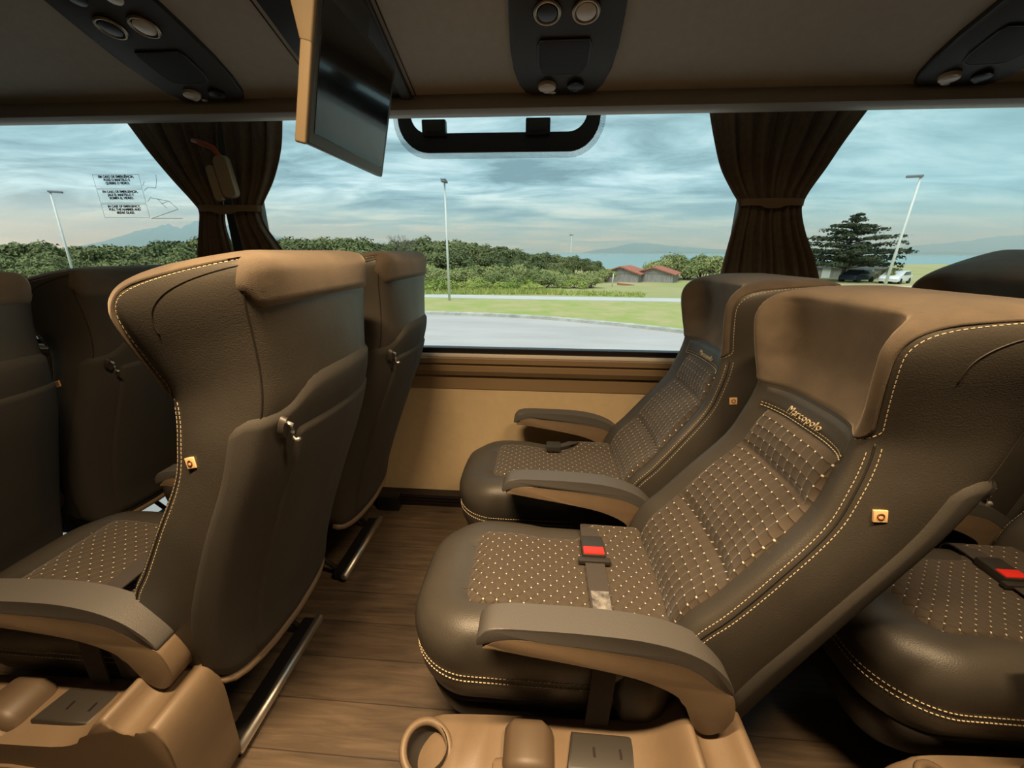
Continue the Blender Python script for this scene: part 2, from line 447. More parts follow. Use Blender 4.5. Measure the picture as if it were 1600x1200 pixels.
def make_backrest(seat):
    V = [G[i, j] for i in range(NT) for j in range(2 * KH)]; F = []; n = 2 * KH
    for i in range(NT - 1):
        for j in range(n): F.append((i * n + j, i * n + (j + 1) % n, (i + 1) * n + (j + 1) % n, (i + 1) * n + j))
    F.append(tuple(range(n))[::-1]); F.append(tuple((NT - 1) * n + j for j in range(n)))
    bk = mesh('backrest', V, F, M['leather'], seat, loc=PIV, fix=True)
    # quilted insert: three pillows
    t0, t1 = lev(.45), lev(.845)
    def half(v): return 6.3 + 1.6 * math.sin(math.pi * min(1, .12 + .85 * v)) * (1 - .45 * v)
    ks = lambda v: list(np.linspace(-half(v), half(v), 33))
    cr1, cr2 = .40, .735
    def off(v, u):
        for a, b in ((0, cr1), (cr1, cr2), (cr2, 1)):
            if a <= v <= b: w = (v - a) / (b - a)
        pil = max(0, math.sin(math.pi * w)) ** .38
        side = max(0, math.sin(math.pi * u)) ** .5
        return .001 + .022 * pil * (.30 + .70 * side)
    V, F, UV = patch_vf(list(np.linspace(t0, t1, 61)), ks, off); mesh('quilted_insert', V, F, M['quilt_back'], bk, uv=UV)
    # leather band with the embroidered name
    V, F, UV = patch_vf(list(np.linspace(lev(.848), lev(.895), 7)), list(np.linspace(-8.5, 8.5, 23)), .0045); mesh('name_band', V, F, M['leather'], bk)
    p, nn = surf(lev(.866), 0); pu, _ = surf(lev(.895), 0); pd, _ = surf(lev(.848), 0)
    up = pu - pd
    mt = frame(p + nn * .0072 + np.array([0, .012, 0]), (0, -1, 0), up)
    tx = text_mesh('embroidered_name', 'Marcopolo', .0225, M['stitch'], bk, shear=.25, mtx=mt, ext=.0012, space=1.08, offset=-.0002)
    # suede headrest cover over the front, top and down the rear
    tn, ta, tt = lev(.900), lev(1.035), lev(1.106)
    def kb(t):
        q = min(1, max(0, (t - ta) / (tt - ta))); return -4.5 * max(0, 1 - (t - tn) / 2.2) ** 2 + 14.8 + 10.6 * (1 - math.sqrt(max(0, 1 - q * q)))
    V = []; F = []
    ts = [tn + (ta - tn) * i / 20 for i in range(20)] + [ta + (tt - ta) * math.sin(math.pi / 2 * i / 18) for i in range(19)]
    v, f, u = patch_vf(ts, lambda q: list(np.linspace(-1, 1, 61) * kb(ts[int(round(q * (len(ts) - 1)))])), .0035, closed_edges=(1, 0, 1, 1)); V += v; F += f
    ts2 = list(np.linspace(tt, NT - 1.01, 16)); b0 = len(V)
    v, f, u = patch_vf(ts2, list(np.linspace(0, 2 * KH, 2 * KH + 1)), .0035, closed_edges=(0, 0, 0, 0)); V += v; F += [tuple(b0 + i for i in q) for q in f]
    nk = 2 * KH + 1; top = b0 + (len(ts2) - 1) * nk; V.append(np.mean(V[top:top + nk], axis=0) + np.array([0, 0, .001]))
    F += [(top + i, top + i + 1, len(V) - 1) for i in range(nk - 1)]
    b0 = len(V)                                              # rear flap with cut corners
    def fk(v): h = 8.4 if v > .35 else 6.6 + 1.8 * v / .35; return list(np.linspace(KH - h, KH + h, 25))
    v, f, u = patch_vf(list(np.linspace(lev(1.005), tt + .05, 16)), fk, .0045, closed_edges=(1, 0, 1, 1)); V += v; F += [tuple(b0 + i for i in q) for q in f]
    mesh('headrest_cover', V, F, M['suede'], bk)
    # seams and stitching, one thread each
    def thread(pts, lift=0):
        V = []; F = []; dashes_vf([a + b * lift for a, b in pts], [b for a, b in pts], V, F, L=.0050, gap=.0034, w=.0008); mesh('stitching', V, F, M['stitch'], bk, smooth=False)
    for sg in (-1, 1):
        for k, hi in ((14.2, .885), (16.0, .895)): thread([surf(t, sg * k) for t in np.linspace(lev(.47), lev(hi), 60)])
        thread([surf(t, sg * (kb(t) + .9)) for t in ts[:-1]])
        V = []; F = []; tube_vf([surf(t, sg * 15.1)[0] for t in np.linspace(lev(.44), tn, 50)], .0018, 5, V, F); mesh('seam_piping', V, F, M['seam'], bk)
        V = []; F = []; tube_vf([surf(t, sg * 25.4)[0] for t in np.linspace(lev(.60), lev(1.10), 40)], .0016, 5, V, F); mesh('seam_piping', V, F, M['seam'], bk)
        q = np.linspace(0, 1, 40)
        pa = [(lev(1.005) + (tt - 2.6 - lev(1.005)) * min(1, math.sin(math.pi / 2 * x)), 19.6 + 5.6 * (1 - math.cos(math.pi / 2 * x))) for x in q]
        V = []; F = []; tube_vf([surf(a, sg * b)[0] for a, b in pa], .0013, 5, V, F); mesh('seam_piping', V, F, M['seam'], bk)
    for t in (lev(.850), lev(.857)): thread([surf(t, k) for k in np.linspace(-8.4, 8.4, 60)], .004)
    V = []; F = []; pa = [surf(lev(1.088) - (i / 14) * 11, 3 + i * .33) for i in range(15)]; tube_vf([a + b * .003 for a, b in pa], .0009, 5, V, F); mesh('seam_piping', V, F, M['suede'], bk)
    # woven tag on the side seam
    p, nn = surf(lev(.790), -18.6); p2, _ = surf(lev(.84), -18.6); p3, _ = surf(lev(.790), -22)
    ax = (p3 - p); ax /= np.linalg.norm(ax); ay = (p2 - p); ay /= np.linalg.norm(ay)
    bm = bmesh.new(); bm_box(bm, -.010, .010, -.010, .010, -.001, .0035, .0008)
    bm.transform(frame(p, ax, ay) @ Matrix.Rotation(R(8), 4, 'Z')); tg = from_bm('woven_tag', bm, M['tag'], bk)
    Vt, Ft = tube_vf([(math.cos(a) * .0048, math.sin(a) * .0048, .0038) for a in np.linspace(0, 2 * math.pi, 13)[:-1]], .0011, 5, closed=True)
    bm_pts = [frame(p, ax, ay) @ Vector(v) for v in Vt]; mesh('tag_emblem', bm_pts, Ft, M['tag_dark'], tg)
    # rear panel with the magazine pocket
    def kk(u, e): return KH + u * e
    def panel(name, tl_lo, tl_hi, off, step, m, u0=-1, u1=1):
        V = []; F = []; nk = 45; nt = 34
        for a in range(nt):
            for b in range(nk):
                u = u0 + (u1 - u0) * b / (nk - 1)
                hi = tl_hi - step / (1 + math.exp((u + .42) * 22))
                hi -= max(0, abs(u) - .86) * 9
                t = tl_lo + (hi - tl_lo) * a / (nt - 1)
                p, n = surf(t, KH - u * 10.4)
                o = -.001 if a in (0, nt - 1) or b in (0, nk - 1) else off
                V.append(p + n * o)
        for a in range(nt - 1):
            for b in range(nk - 1): F.append((a * nk + b, a * nk + b + 1, (a + 1) * nk + b + 1, (a + 1) * nk + b))
        return mesh(name, V, F, m, bk)
    return bk, panel

def make_seat():
    s = bpy.data.objects.new('bus_seat', None); COL.objects.link(s); s.empty_display_size = .05
    bk, panel = make_backrest(s)
    # rear panel: runs from the shell edge down to the shell foot
    panel('back_panel', .6, lev(.893), .007, 3.4, M['backcloth'])
    panel('magazine_pocket', 1.2, lev(.832), .0115, .6, M['backcloth'], -.44, .93)
    # bag hook
    p, n = surf(lev(.835), KH + 5.4); p2, _ = surf(lev(.89), KH + 5.4)
    ay = (p2 - p) / np.linalg.norm(p2 - p); mt = frame(p + n * .010, (0, 1, 0), ay)
    if (mt.to_3x3() @ Vector((0, 0, 1))).dot(Vector(n)) < 0: mt = frame(p + n * .010, (0, -1, 0), ay)
    bm = bmesh.new(); bmesh.ops.create_cone(bm, cap_ends=True, segments=20, radius1=.013, radius2=.011, depth=.01)
    bmesh.ops.scale(bm, vec=(1, 1.75, 1), verts=bm.verts); bm.transform(mt); hk = from_bm('bag_hook', bm, M['plastic_dark'], bk)
    V, F = tube_vf([mt @ Vector(q) for q in ((0, .012, .004), (0, .010, .013), (0, -.004, .016), (0, -.016, .018), (0, -.019, .024), (0, -.014, .029))], .0035, 8)
    mesh('hook_prong', V, F, M['metal'], hk)
    # foot of the shell
    P0 = [surf(.3, k)[0] for k in np.linspace(KH - 9.2, KH + 9.2, 15)]
    V, F = tube_vf(P0, .011, 8); mesh('shell_foot', V, F, M['plastic_brown'], bk)
    # cushion
    def outline(ins, n=14):
        x0, x1, h = -.262 + ins, .33 - ins, .198 - ins
        rf, rb = max(.02, .125 - ins * .6), .05
        P = []
        for cx, cy, r, a0 in ((x0 + rf, h - rf, rf, 90), (x0 + rf, -h + rf, rf, 180), (x1 - rb, -h + rb, rb, 270), (x1 - rb, h - rb, rb, 0)):
            for k in range(n + 1):
                a = R(a0 + 90 * k / n); P.append((cx + r * math.cos(a), cy + r * math.sin(a)))
        out = []
        for i, (x, y) in enumerate(P):
            x2, y2 = P[(i + 1) % len(P)]; m = max(1, int(math.hypot(x2 - x, y2 - y) / .03))
            for k in range(m): out.append((x + (x2 - x) * k / m, y + (y2 - y) * k / m))
        return [(x - .012 * max(0, 1 - (y / .2) ** 2) * (x < -.05), y) for x, y in out]
    ref = outline(0); nr = len(ref); c = np.array([.03, 0])
    def ring(ins):
        o = []
        base = outline(ins)
        # same count: offset the reference outline inward along its normal
        R_ = np.array(ref); d = np.roll(R_, -1, 0) - np.roll(R_, 1, 0); nn = np.c_[d[:, 1], -d[:, 0]]; nn /= np.linalg.norm(nn, axis=1, keepdims=True)
        if ((R_ - c) * nn).sum() < 0: nn = -nn
        return R_ - nn * ins
    lay = [(.235, .034), (.26, .016), (.29, .005), (.318, .001), (.330, .0015), (.336, .0035), (.342, .0015), (.354, -.001), (.380, -.004), (.405, -.002), (.425, .009), (.439, .028), (.446, .050), (.447, .072), (.444, .090), (.440, .103), (.436, .114), (.434, .14)]
    V = []; F = []
    for z, ins in lay: V += [(x, y, z + .012 * max(0, 1 - ((x + .10) / .12) ** 2) * (z > .4) - .02 * max(0, x - .0) * (z > .4)) for x, y in ring(ins)]
    for i in range(len(lay) - 1):
        for j in range(nr): F.append((i * nr + j, i * nr + (j + 1) % nr, (i + 1) * nr + (j + 1) % nr, (i + 1) * nr + j))
    F.append(tuple(range(nr))); F.append(tuple((len(lay) - 1) * nr + j for j in range(nr))[::-1])
    cu = mesh('seat_cushion', V, F, M['leather'], s, fix=True)
    V = []; F = []
    for z, ins in ((.3285, .0013), (.3435, .0013)):
        V = []; F = []; rg = ring(ins - .0012); rg = np.vstack([rg, rg[:1]])
        P = np.c_[rg, np.full(len(rg), z)]; nn = np.c_[ring(-1)[:, :2] - np.array(ref), np.zeros(nr)]; nn = np.vstack([nn, nn[:1]])
        dashes_vf(P, nn, V, F, L=.0050, gap=.0034, w=.0008); mesh('stitching', V, F, M['stitch'], cu, smooth=False)
    # quilted seat insert
    nx, ny = 48, 33; V = []; F = []; UV = []
    for i in range(nx):
        x = -.156 + (.335 + .156) * i / (nx - 1)
        wf = 1 / (1 + math.exp(-(x - .135) / .008)); hw = .124 * (1 - wf) + .190 * wf
        if i < 4: hw -= .012 * (1 - (i / 4)) ** 2
        for j in range(ny):
            u = j / (ny - 1) * 2 - 1; y = u * hw
            a = min(1, max(0, (abs(y) - .10) / .055)); zb = .442 + .012 * max(0, 1 - ((x + .10) / .12) ** 2) + .012 * a * a * (3 - 2 * a) * wf - max(0, abs(y) - .165) * .7
            e = min(1, (1 - abs(u)) / .12, i / 4.0, 1); e = max(0, e) ** .5
            V.append((x, y, zb - .010 + .020 * e - .02 * max(0, x))); UV.append((x + .5, y + .5))
    for i in range(nx - 1):
        for j in range(ny - 1): F.append((i * ny + j, (i + 1) * ny + j, (i + 1) * ny + j + 1, i * ny + j + 1))
    mesh('quilted_insert', V, F, M['quilt_seat'], cu, uv=UV)
    # dark base under the cushion
    V = []; F = []
    bl = [(.245, .02), (.20, .03), (.15, .045), (.12, .07)]
    for z, ins in bl: V += [(x, y, z) for x, y in ring(ins)]
    for i in range(len(bl) - 1):
        for j in range(nr): F.append((i * nr + j, i * nr + (j + 1) % nr, (i + 1) * nr + (j + 1) % nr, (i + 1) * nr + j))
    F.append(tuple(range(nr))); F.append(tuple((len(bl) - 1) * nr + j for j in range(nr))[::-1])
    mesh('seat_base', V, F, M['leather_dark'], s, fix=True)
    return s

PAD = [(-.098,.507),(-.101,.520),(-.088,.542),(-.062,.552),(.02,.554),(.10,.553),(.19,.547),(.26,.531),(.31,.507),(.345,.475),(.364,.446),(.366,.430),(.345,.440),(.30,.478),(.25,.499),(.15,.514),(.05,.524),(-.045,.531),(-.075,.516)]
BODY = [(-.090,.500),(-.078,.513),(-.046,.529),(.05,.523),(.15,.513),(.25,.498),(.30,.477),(.345,.438),(.366,.428),(.376,.39),(.374,.355),(.358,.33),(.335,.32),(.312,.333),(.298,.365),(.280,.405),(.25,.430),(.19,.455),(.10,.474),(.0,.490),(-.05,.498)]
def soft(P, n=3):
    P = list(P); Q = cr(P[-2:] + P + P[:2], n); return [tuple(q) for q in Q[2 * n:-(2 * n)][:len(P) * n]]
PAD = soft(PAD); BODY = soft(BODY)
def add_arm(seat, yc):
    a = prism('armrest', BODY, yc - .0285, yc + .0285, M['plastic_brown'], seat, bev=.006, angle=60)
    prism('arm_pad', PAD, yc - .0285, yc + .0285, M['pad'], a, bev=.007, angle=60)
    return a

def add_console(seat):
    y0, y1 = -.335, -.203
    pts = [(-.245,.035),(-.262,.10),(-.258,.165),(-.235,.205),(-.19,.228),(-.12,.238),(.0,.246),(.10,.250),(.19,.258),(.245,.285),(.285,.335),(.305,.345),(.318,.318),(.34,.306),(.37,.315),(.395,.335),(.415,.318),(.424,.26),(.421,.16),(.419,.09),(.414,.04),(.395,.03),(.30,.03),(-.20,.03)]
    pts = soft(pts)
    c = prism('side_console', pts, y0, y1, M['plastic_brown'], seat, bev=.010, seg=3, angle=60)
    # raised ridge on the aisle face
    prism('side_ridge', [(-.24,.10),(-.20,.165),(.05,.185),(.22,.17),(.06,.172),(-.19,.15)], y0 - .006, y0 + .01, M['plastic_brown'], c, bev=.004)
    bm = bmesh.new()                                         # cup holder ring with a dark well
    mt = Matrix.Translation((-.205, -.275, .236))
    V, F = tube_vf([(-.205 + .045 * math.cos(a), -.275 + .045 * math.sin(a), .240 + .016 * math.cos(a - 2.6)) for a in np.linspace(0, 2 * math.pi, 33)[:-1]], .008, 8, closed=True)
    h = mesh('cup_holder', V, F, M['plastic_brown'], c); bm.free()
    V = []; F = []; n = 28
    for z, r in ((.250, .042), (.225, .040), (.205, .0)):
        V += [(-.205 + r * math.cos(2 * math.pi * k / n), -.275 + r * math.sin(2 * math.pi * k / n), z) for k in range(n)]
    for i in range(2):
        for k in range(n): F.append((i * n + k, i * n + (k + 1) % n, (i + 1) * n + (k + 1) % n, (i + 1) * n + k))
    mesh('cup_well', V, F, M['plastic_dark'], h)
    prism('recline_lever', [(-.045,.225),(-.05,.262),(-.034,.284),(.028,.286),(.048,.262),(.055,.225)], -.318, -.222, M['lever'], c, bev=.022, seg=6, angle=75)
    prism('lever_mount', [(-.075,.22),(-.068,.25),(-.04,.258),(.03,.258),(.06,.22)], -.328, -.28, M['plastic_brown'], c, bev=.01)
    o = prism('power_outlet', [(.072,-.298),(.085,-.232),(.215,-.232),(.200,-.298)], .235, .2625, M['plastic_dark'], c, axis='z', bev=.006)
    box('usb_port', .125, .130, -.275, -.258, .260, .2632, M['gasket'], o); box('usb_port', .176, .181, -.275, -.258, .260, .2632, M['gasket'], o)
    # support leg down to the floor
    prism('support_leg', [(-.12,.10),(-.16,0),(.30,0),(.26,.10)], y0 + .03, y1 - .02, M['steel_dark'], seat, bev=.004)
    return c

def add_footrest(seat, y0, y1):
    f = box('footrest', .355, .405, y0, y1, .008, .040, M['plastic_black'], seat, bev=.006)
    tube('footrest_bar', [(.402, y0 - .01, .030), (.402, y1 + .01, .030)], .0135, M['metal'], f, 10)
    for y in (y0 + .03, y1 - .03): tube('footrest_arm', [(.17, y, .20), (.36, y, .024)], .009, M['steel_dark'], seat)

def add_belt(seat, kind):
    x = .150
    if kind == 'fastened':
        st = ribbon('belt_strap', [(x - .015, -.212, .20), (x - .01, -.214, .30), (x - .005, -.207, .40), (x, -.185, .452), (x, -.12, .456), (x, -.04, .458), (x, .03, .459)], .047, .003, M['webbing'], seat)
        ribbon('belt_label', [(x, -.135, .4595), (x, -.10, .4605), (x, -.068, .461)], .040, .001, M['label_white'], st)
        bm = bmesh.new(); bm_box(bm, x - .040, x + .040, .018, .034, .452, .466, .004); tg = from_bm('belt_tongue', bm, M['plastic_dark'], st)
        b = box('belt_buckle', x - .029, x + .029, .032, .105, .448, .472, M['plastic_dark'], seat, bev=.005)
        box('red_button', x - .026, x + .026, .036, .062, .464, .4745, M['belt_red'], b, bev=.003)
        ribbon('buckle_strap', [(x, .10, .458), (x, .16, .456), (x + .01, .195, .43), (x + .02, .207, .36)], .047, .004, M['webbing'], seat)
    else:
        st = ribbon('belt_strap', [(x - .015, -.210, .24), (x - .012, -.212, .32), (x - .015, -.203, .42), (x - .02, -.17, .462)], .047, .003, M['webbing'], seat)
        b = box('belt_buckle', x - .050, x + .006, -.19, -.105, .452, .474, M['plastic_dark'], seat, bev=.005)
        box('buckle_plate', x - .046, x + .002, -.105, -.095, .458, .468, M['metal'], b, bev=.002)
        ribbon('buckle_strap', [(x - .08, .09, .47), (x - .02, .13, .468), (x + .01, .19, .44), (x + .02, .207, .36)], .047, .004, M['webbing'], seat)
        box('belt_tongue', x - .115, x - .06, .07, .12, .458, .480, M['plastic_dark'], st, bev=.004)
    # gaiter between cushion and backrest where the belts anchor
    V = []; F = []; n = 16; L = [(.205, .02), (.23, .045), (.27, .052), (.31, .040)]
    for sgn in (-1,):
        rows = [(z, r) for z, r in ((.22, .030), (.28, .044), (.34, .050), (.39, .044), (.42, .026), (.43, .004))]
        b0 = len(V)
        for i, (z, r) in enumerate(rows):
            for k in range(n):
                a = 2 * math.pi * k / n; w = 1 + .12 * math.sin(5 * a + i * 1.3)
                V.append((.235 + 1.35 * r * w * math.cos(a), sgn * .185 + r * .75 * w * math.sin(a), z))
        for i in range(len(rows) - 1):
            for k in range(n): F.append((b0 + i * n + k, b0 + i * n + (k + 1) % n, b0 + (i + 1) * n + (k + 1) % n, b0 + (i + 1) * n + k))
    mesh('belt_gaiter', V, F, M['leather_dark'], seat)

YA, YW = .785, 1.305
seat0 = make_seat()
def finish(seat, x, y, recline, label, group, aisle, belt):
    seat.location = (x, y, 0)
    for c in seat.children:
        if c.name.startswith('backrest'): c.rotation_euler.y = R(recline)
    tag(seat, label, 'bus seat', group)
spare = copy_tree(seat0)         # plain seat without arms, kept as the source for the window seats
def equip(seat, aisle, belt):
    if aisle:
        add_arm(seat, -.2275); add_console(seat)
        add_arm(seat, .2625)
    else:
        add_arm(seat, .248)
        prism('wall_bracket', [(-.10,.10),(-.12,.20),(.26,.20),(.24,.10)], .18, .365, M['steel_dark'], seat, bev=.005)
    add_footrest(seat, -.19 if aisle else -.165, .165); add_belt(seat, belt)
equip(seat0, True, 'fastened')
equip(spare, False, 'loose')
SEATS = [
 (0, 0, 8.0, 'brown leather bus seat with fastened red-buckled belt, nearest quilted seat facing the open floor', 'aisle'),
 (0, 1, 8.0, 'brown leather bus seat against the beige wall, behind the red-buckled one, beside its window', 'window'),
 (-1.11, 0, 0.0, 'bus seat seen from behind with tan-lit suede head and bag hook, nearest on the left', 'aisle'),
 (-1.11, 1, 0.0, 'bus seat seen from behind between the large tan-headed seat and the beige wall', 'window'),
 (.98, 0, -4.0, 'shadowed bus seat behind the reclined quilted seat, red buckle on its dark cushion', 'aisle'),
 (.97, 1, -10.0, 'dark bus seat whose headrest rises by the far right window, under the leaning lamp post', 'window'),
 (-2.03, 0, 0.0, 'unlit black bus seat at the left edge, ahead of the tan-headed seat on the aisle', 'aisle'),
 (-2.04, 1, 0.0, 'unlit bus seat by the far left window, suede headrest below the tilted lamp post', 'window')]
used = set()
for dx, w, rec, lab, kind in SEATS:
    src = seat0 if kind == 'aisle' else spare
    o = src if kind not in used else copy_tree(src); used.add(kind)
    finish(o, dx, YW if w else YA, rec, lab, 'double rows of brown leather coach seats', not w, None)
    if dx < 0:                                  # the rows ahead: backrest set a little higher, cushion softer and lower
        for c in o.children:
            if c.name.startswith('backrest'): c.location.z += .022 if dx > -2 else -.03
            if c.name.startswith('seat_cushion'): c.location.z -= .03
            if c.name.startswith('armrest'):
                a = R(-4); m_ = Matrix.Rotation(a, 3, 'Y'); p_ = Vector((.36, 0, .40)); c.rotation_euler.y = a; c.location = p_ - m_ @ p_
    if dx and kind == 'aisle':
        for c in list(o.children_recursive):
            if c.name.startswith('belt_label'): bpy.data.objects.remove(c)

# ------------------------------------------------------------------ the bus shell
YWALL = 1.68
FX0, FX1, FY0 = -9.0, 5.0, -1.0
def quadbox(bm, x0, x1, y0, y1, z0, z1): bm_box(bm, x0, x1, y0, y1, z0, z1)
SX0, SX1, SY0 = -3.15, -1.80, 1.03            # stairwell of the side door
bm = bmesh.new()
quadbox(bm, FX0, SX0, FY0, YWALL, -.05, 0); quadbox(bm, SX1, FX1, FY0, YWALL, -.05, 0); quadbox(bm, SX0, SX1, FY0, SY0, -.05, 0)
struct(from_bm('floor', bm, M['floor'], smooth=False))
bm = bmesh.new()
quadbox(bm, SX0 - .04, SX0, SY0, YWALL, -1.2, -.05); quadbox(bm, SX1, SX1 + .04, SY0, YWALL, -1.2, -.05); quadbox(bm, SX0, SX1, SY0 - .04, SY0, -1.2, -.05)
quadbox(bm, SX0, SX1, SY0, YWALL, -1.24, -1.2)
struct(from_bm('wall_stairwell', bm, M['plastic_dark'], smooth=False))
WT = .06
bm = bmesh.new()                               # far side wall: below the glass, with the door opening left out
quadbox(bm, FX0, SX0, YWALL, YWALL + WT, -.9, .69); quadbox(bm, SX1, FX1, YWALL, YWALL + WT, -.9, .69)
quadbox(bm, SX0, SX1, YWALL, YWALL + WT, .12, .69)
struct(from_bm('wall_far', bm, M['wall'], smooth=False))
struct(box('door_1', SX0, SX1, YWALL + .015, YWALL + .03, -1.2, .12, M['glass']))
bm = bmesh.new()
quadbox(bm, SX0, SX1, YWALL + .005, YWALL + .045, -1.2, -1.12); quadbox(bm, SX0, SX0 + .05, YWALL + .005, YWALL + .045, -1.2, .12); quadbox(bm, SX1 - .05, SX1, YWALL + .005, YWALL + .045, -1.2, .12)
quadbox(bm, -2.90, -2.84, YWALL + .005, YWALL + .045, -1.2, .12)
struct(from_bm('door_frame', bm, M['gasket'], smooth=False))
tube('grab_rail', [(-2.52, YWALL - .05, -.62), (-2.50, YWALL - .07, -.45), (-2.44, YWALL - .08, -.30), (-2.34, YWALL - .06, -.16)], .012, M['cream'])
tag(bpy.data.objects['grab_rail'], 'thin pale grab rail curving past the bright door glass under the left seats', 'handrail')

# moulding under the window
bm = bmesh.new()
bm_prism(bm, [(YWALL + WT, .60), (YWALL - .004, .60), (YWALL - .004, .664), (YWALL - .018, .668), (YWALL - .030, .690), (YWALL - .030, .712), (YWALL - .022, .716), (YWALL - .022, .722), (YWALL - .034, .727), (YWALL - .034, .748), (YWALL - .026, .752), (YWALL + WT, .752)], FX0, FX1, 'x')
struct(from_bm('trim_1', bm, M['sill'], angle=20))
struct(box('trim_2', FX0, FX1, YWALL - .024, YWALL + .01, .752, .766, M['sill_light'], bev=.003))
struct(box('trim_3', FX0, FX1, YWALL - .012, YWALL + .03, .766, .790, M['gasket'], bev=.003))
bm = bmesh.new()
quadbox(bm, FX0, SX0 - .02, YWALL - .052, YWALL, 0, .062); quadbox(bm, SX1 + .06, FX1, YWALL - .052, YWALL, 0, .062)
for z in (.018, .034, .050): quadbox(bm, SX1 + .06, FX1, YWALL - .058, YWALL, z, z + .008)
struct(from_bm('baseboard_far', bm, M['gasket'], smooth=False))
box('heater_cover', -.76, -.655, YWALL - .105, YWALL - .053, 0, .075, M['plastic_black'], bev=.006)
tag(bpy.data.objects['heater_cover'], 'small black duct end cap at the foot of the beige wall', 'duct cover')
# window panes and pillars
PIL = [(-1.31, -1.17), (.74, .90)]
edges = [FX0, PIL[0][0], PIL[0][1], PIL[1][0], PIL[1][1], FX1]
for i, (a, b) in enumerate(((FX0, -1.31), (-1.17, .74), (.90, FX1))):
    struct(box('window_%d' % (i + 1), a, b, YWALL + .015, YWALL + .022, .78, 1.98, M['glass']))
for i, (a, b) in enumerate(PIL):
    struct(box('trim_%d' % (i + 4), a, b, YWALL + .005, YWALL + WT, .78, 1.98, M['plastic_dark'], bev=.004))
# luggage rack
RX = np.array([(1.42, 1.647), (.98, 1.794), (.80, 1.86), (.70, 1.93), (.66, 2.02), (.66, 2.15)])
bm = bmesh.new()
inner = [(float(a), float(b)) for a, b in RX]
bm_prism(bm, inner + [(YWALL + .06, 2.15), (YWALL + .06, 1.98), (YWALL - .02, 1.90), (1.44, 1.66)], FX0, FX1, 'x')
struct(from_bm('ceiling_rack', bm, M['rack'], angle=25))
bm = bmesh.new()
bm_prism(bm, [(1.415, 1.640), (1.408, 1.625), (1.412, 1.606), (1.428, 1.598), (1.48, 1.602), (1.50, 1.625), (1.50, 1.66), (1.43, 1.66)], FX0, FX1, 'x')
struct(from_bm('trim_6', bm, M['rail'], angle=50))
struct(box('ceiling', FX0, FX1, FY0, YWALL + .06, 2.13, 2.18, M['ceiling']))
bm = bmesh.new(); bm_prism(bm, [(-.72, 1.70), (-.30, 1.80), (-.10, 1.93), (-.06, 2.13), (FY0, 2.13), (FY0, 1.70)], FX0, FX1, 'x')
struct(from_bm('ceiling_rack_near', bm, M['rack'], smooth=False))
bm = bmesh.new()
quadbox(bm, FX0, FX1, FY0 - .06, FY0, -.9, .80)
quadbox(bm, FX0, FX1, FY0 - .06, FY0, .8, 1.75)
struct(from_bm('wall_near', bm, M['curtain'], smooth=False))  # unseen side: windows left out and colour kept dark to cut daylight and bounce
struct(box('wall_front', FX0 - .06, FX0, FY0, YWALL, -.9, 2.15, M['wall'])); struct(box('wall_rear', FX1, FX1 + .06, FY0, YWALL, -.9, 2.15, M['wall']))
# aisle lamp strip in the ceiling (behind and above the camera)
SLOPE = np.array([0, -.9485, .3168]); NRM = np.array([0, -.3168, -.9485])
def rk(x, s, h=0): return np.array([x, 1.42, 1.647]) + SLOPE * s + NRM * h + np.array([0, 0, 0])
def rack_plate(name, outline, h0, h1, m, parent=None, bev=.003, x0=0):
    bm = bmesh.new(); bm_prism(bm, outline, h0, h1, 'z', bev=bev, seg=2)
    mt = frame(rk(x0, 0), (1, 0, 0), SLOPE)            # local z points down out of the rack
    bm.transform(mt); return from_bm(name, bm, m, parent, angle=35)
def ell(cx, cy, rx, ry, n=28): return [(cx + rx * math.cos(2 * math.pi * k / n), cy + ry * math.sin(2 * math.pi * k / n)) for k in range(n)]
def rring(name, x, s, r, tr, m, parent, h=.016):
    V, F = tube_vf([rk(x + r * math.cos(a), s + r * math.sin(a), h) for a in np.linspace(0, 2 * math.pi, 25)[:-1]], tr, 8, closed=True); return mesh(name, V, F, m, parent)
def service_unit(x):
    u = bpy.data.objects.new('service_unit', None); COL.objects.link(u); u.location = (0, 0, 0)
    half = [(.085,.004),(.105,.016),(.122,.045),(.135,.10),(.139,.17),(.137,.26),(.130,.36),(.115,.43)]
    ol = [(a, b) for a, b in half] + [(-a, b) for a, b in half[::-1]]
    rack_plate('housing', ol, .0, .013, M['unit'], u, .005)
    gr = [(-.062,.20),(.062,.20),(.068,.185),(.066,.12),(.055,.095),(.035,.088),(-.035,.088),(-.055,.095),(-.066,.12),(-.068,.185)]
    rack_plate('speaker_grille', gr, .008, .0175, M['grille'], u, .003)
    V, F = tube_vf([rk(a, b, .0155) for a, b in gr], .0022, 6, closed=True); mesh('grille_rim', V, F, M['plastic_dark'], u)
    for sx, m, nm in ((-.045, M['plastic_black'], 'air_nozzle'), (.045, M['lens'], 'reading_lamp')):
        n = rack_plate(nm, ell(sx, .275, .024, .024), .008, .020, m, u, .004); rring('rim', sx, .275, .029, .0045, M['chrome'], n)
        n = rack_plate(nm, ell(sx, .350, .020, .020), .008, .018, m, u, .004)
    n = rack_plate('reading_lamp', ell(-.041, .046, .026, .019), .008, .024, M['lens'], u, .005)
    n = rack_plate('air_nozzle', ell(.041, .046, .024, .018), .008, .022, M['plastic_black'], u, .004)
    rack_plate('call_button', ell(-.024, .018, .010, .006, 14), .008, .017, M['metal'], u, .001)
    V = []; return u
u0 = service_unit(0)
UN = [(.040, 'dark overhead service panel with speaker and lamps, middle of the ceiling above the clear window'),
      (-1.055, 'dark overhead service panel with round lamps at upper left, beyond the hanging monitor'),
      (1.13, 'shadowed overhead service panel at the upper right corner of the ceiling')]
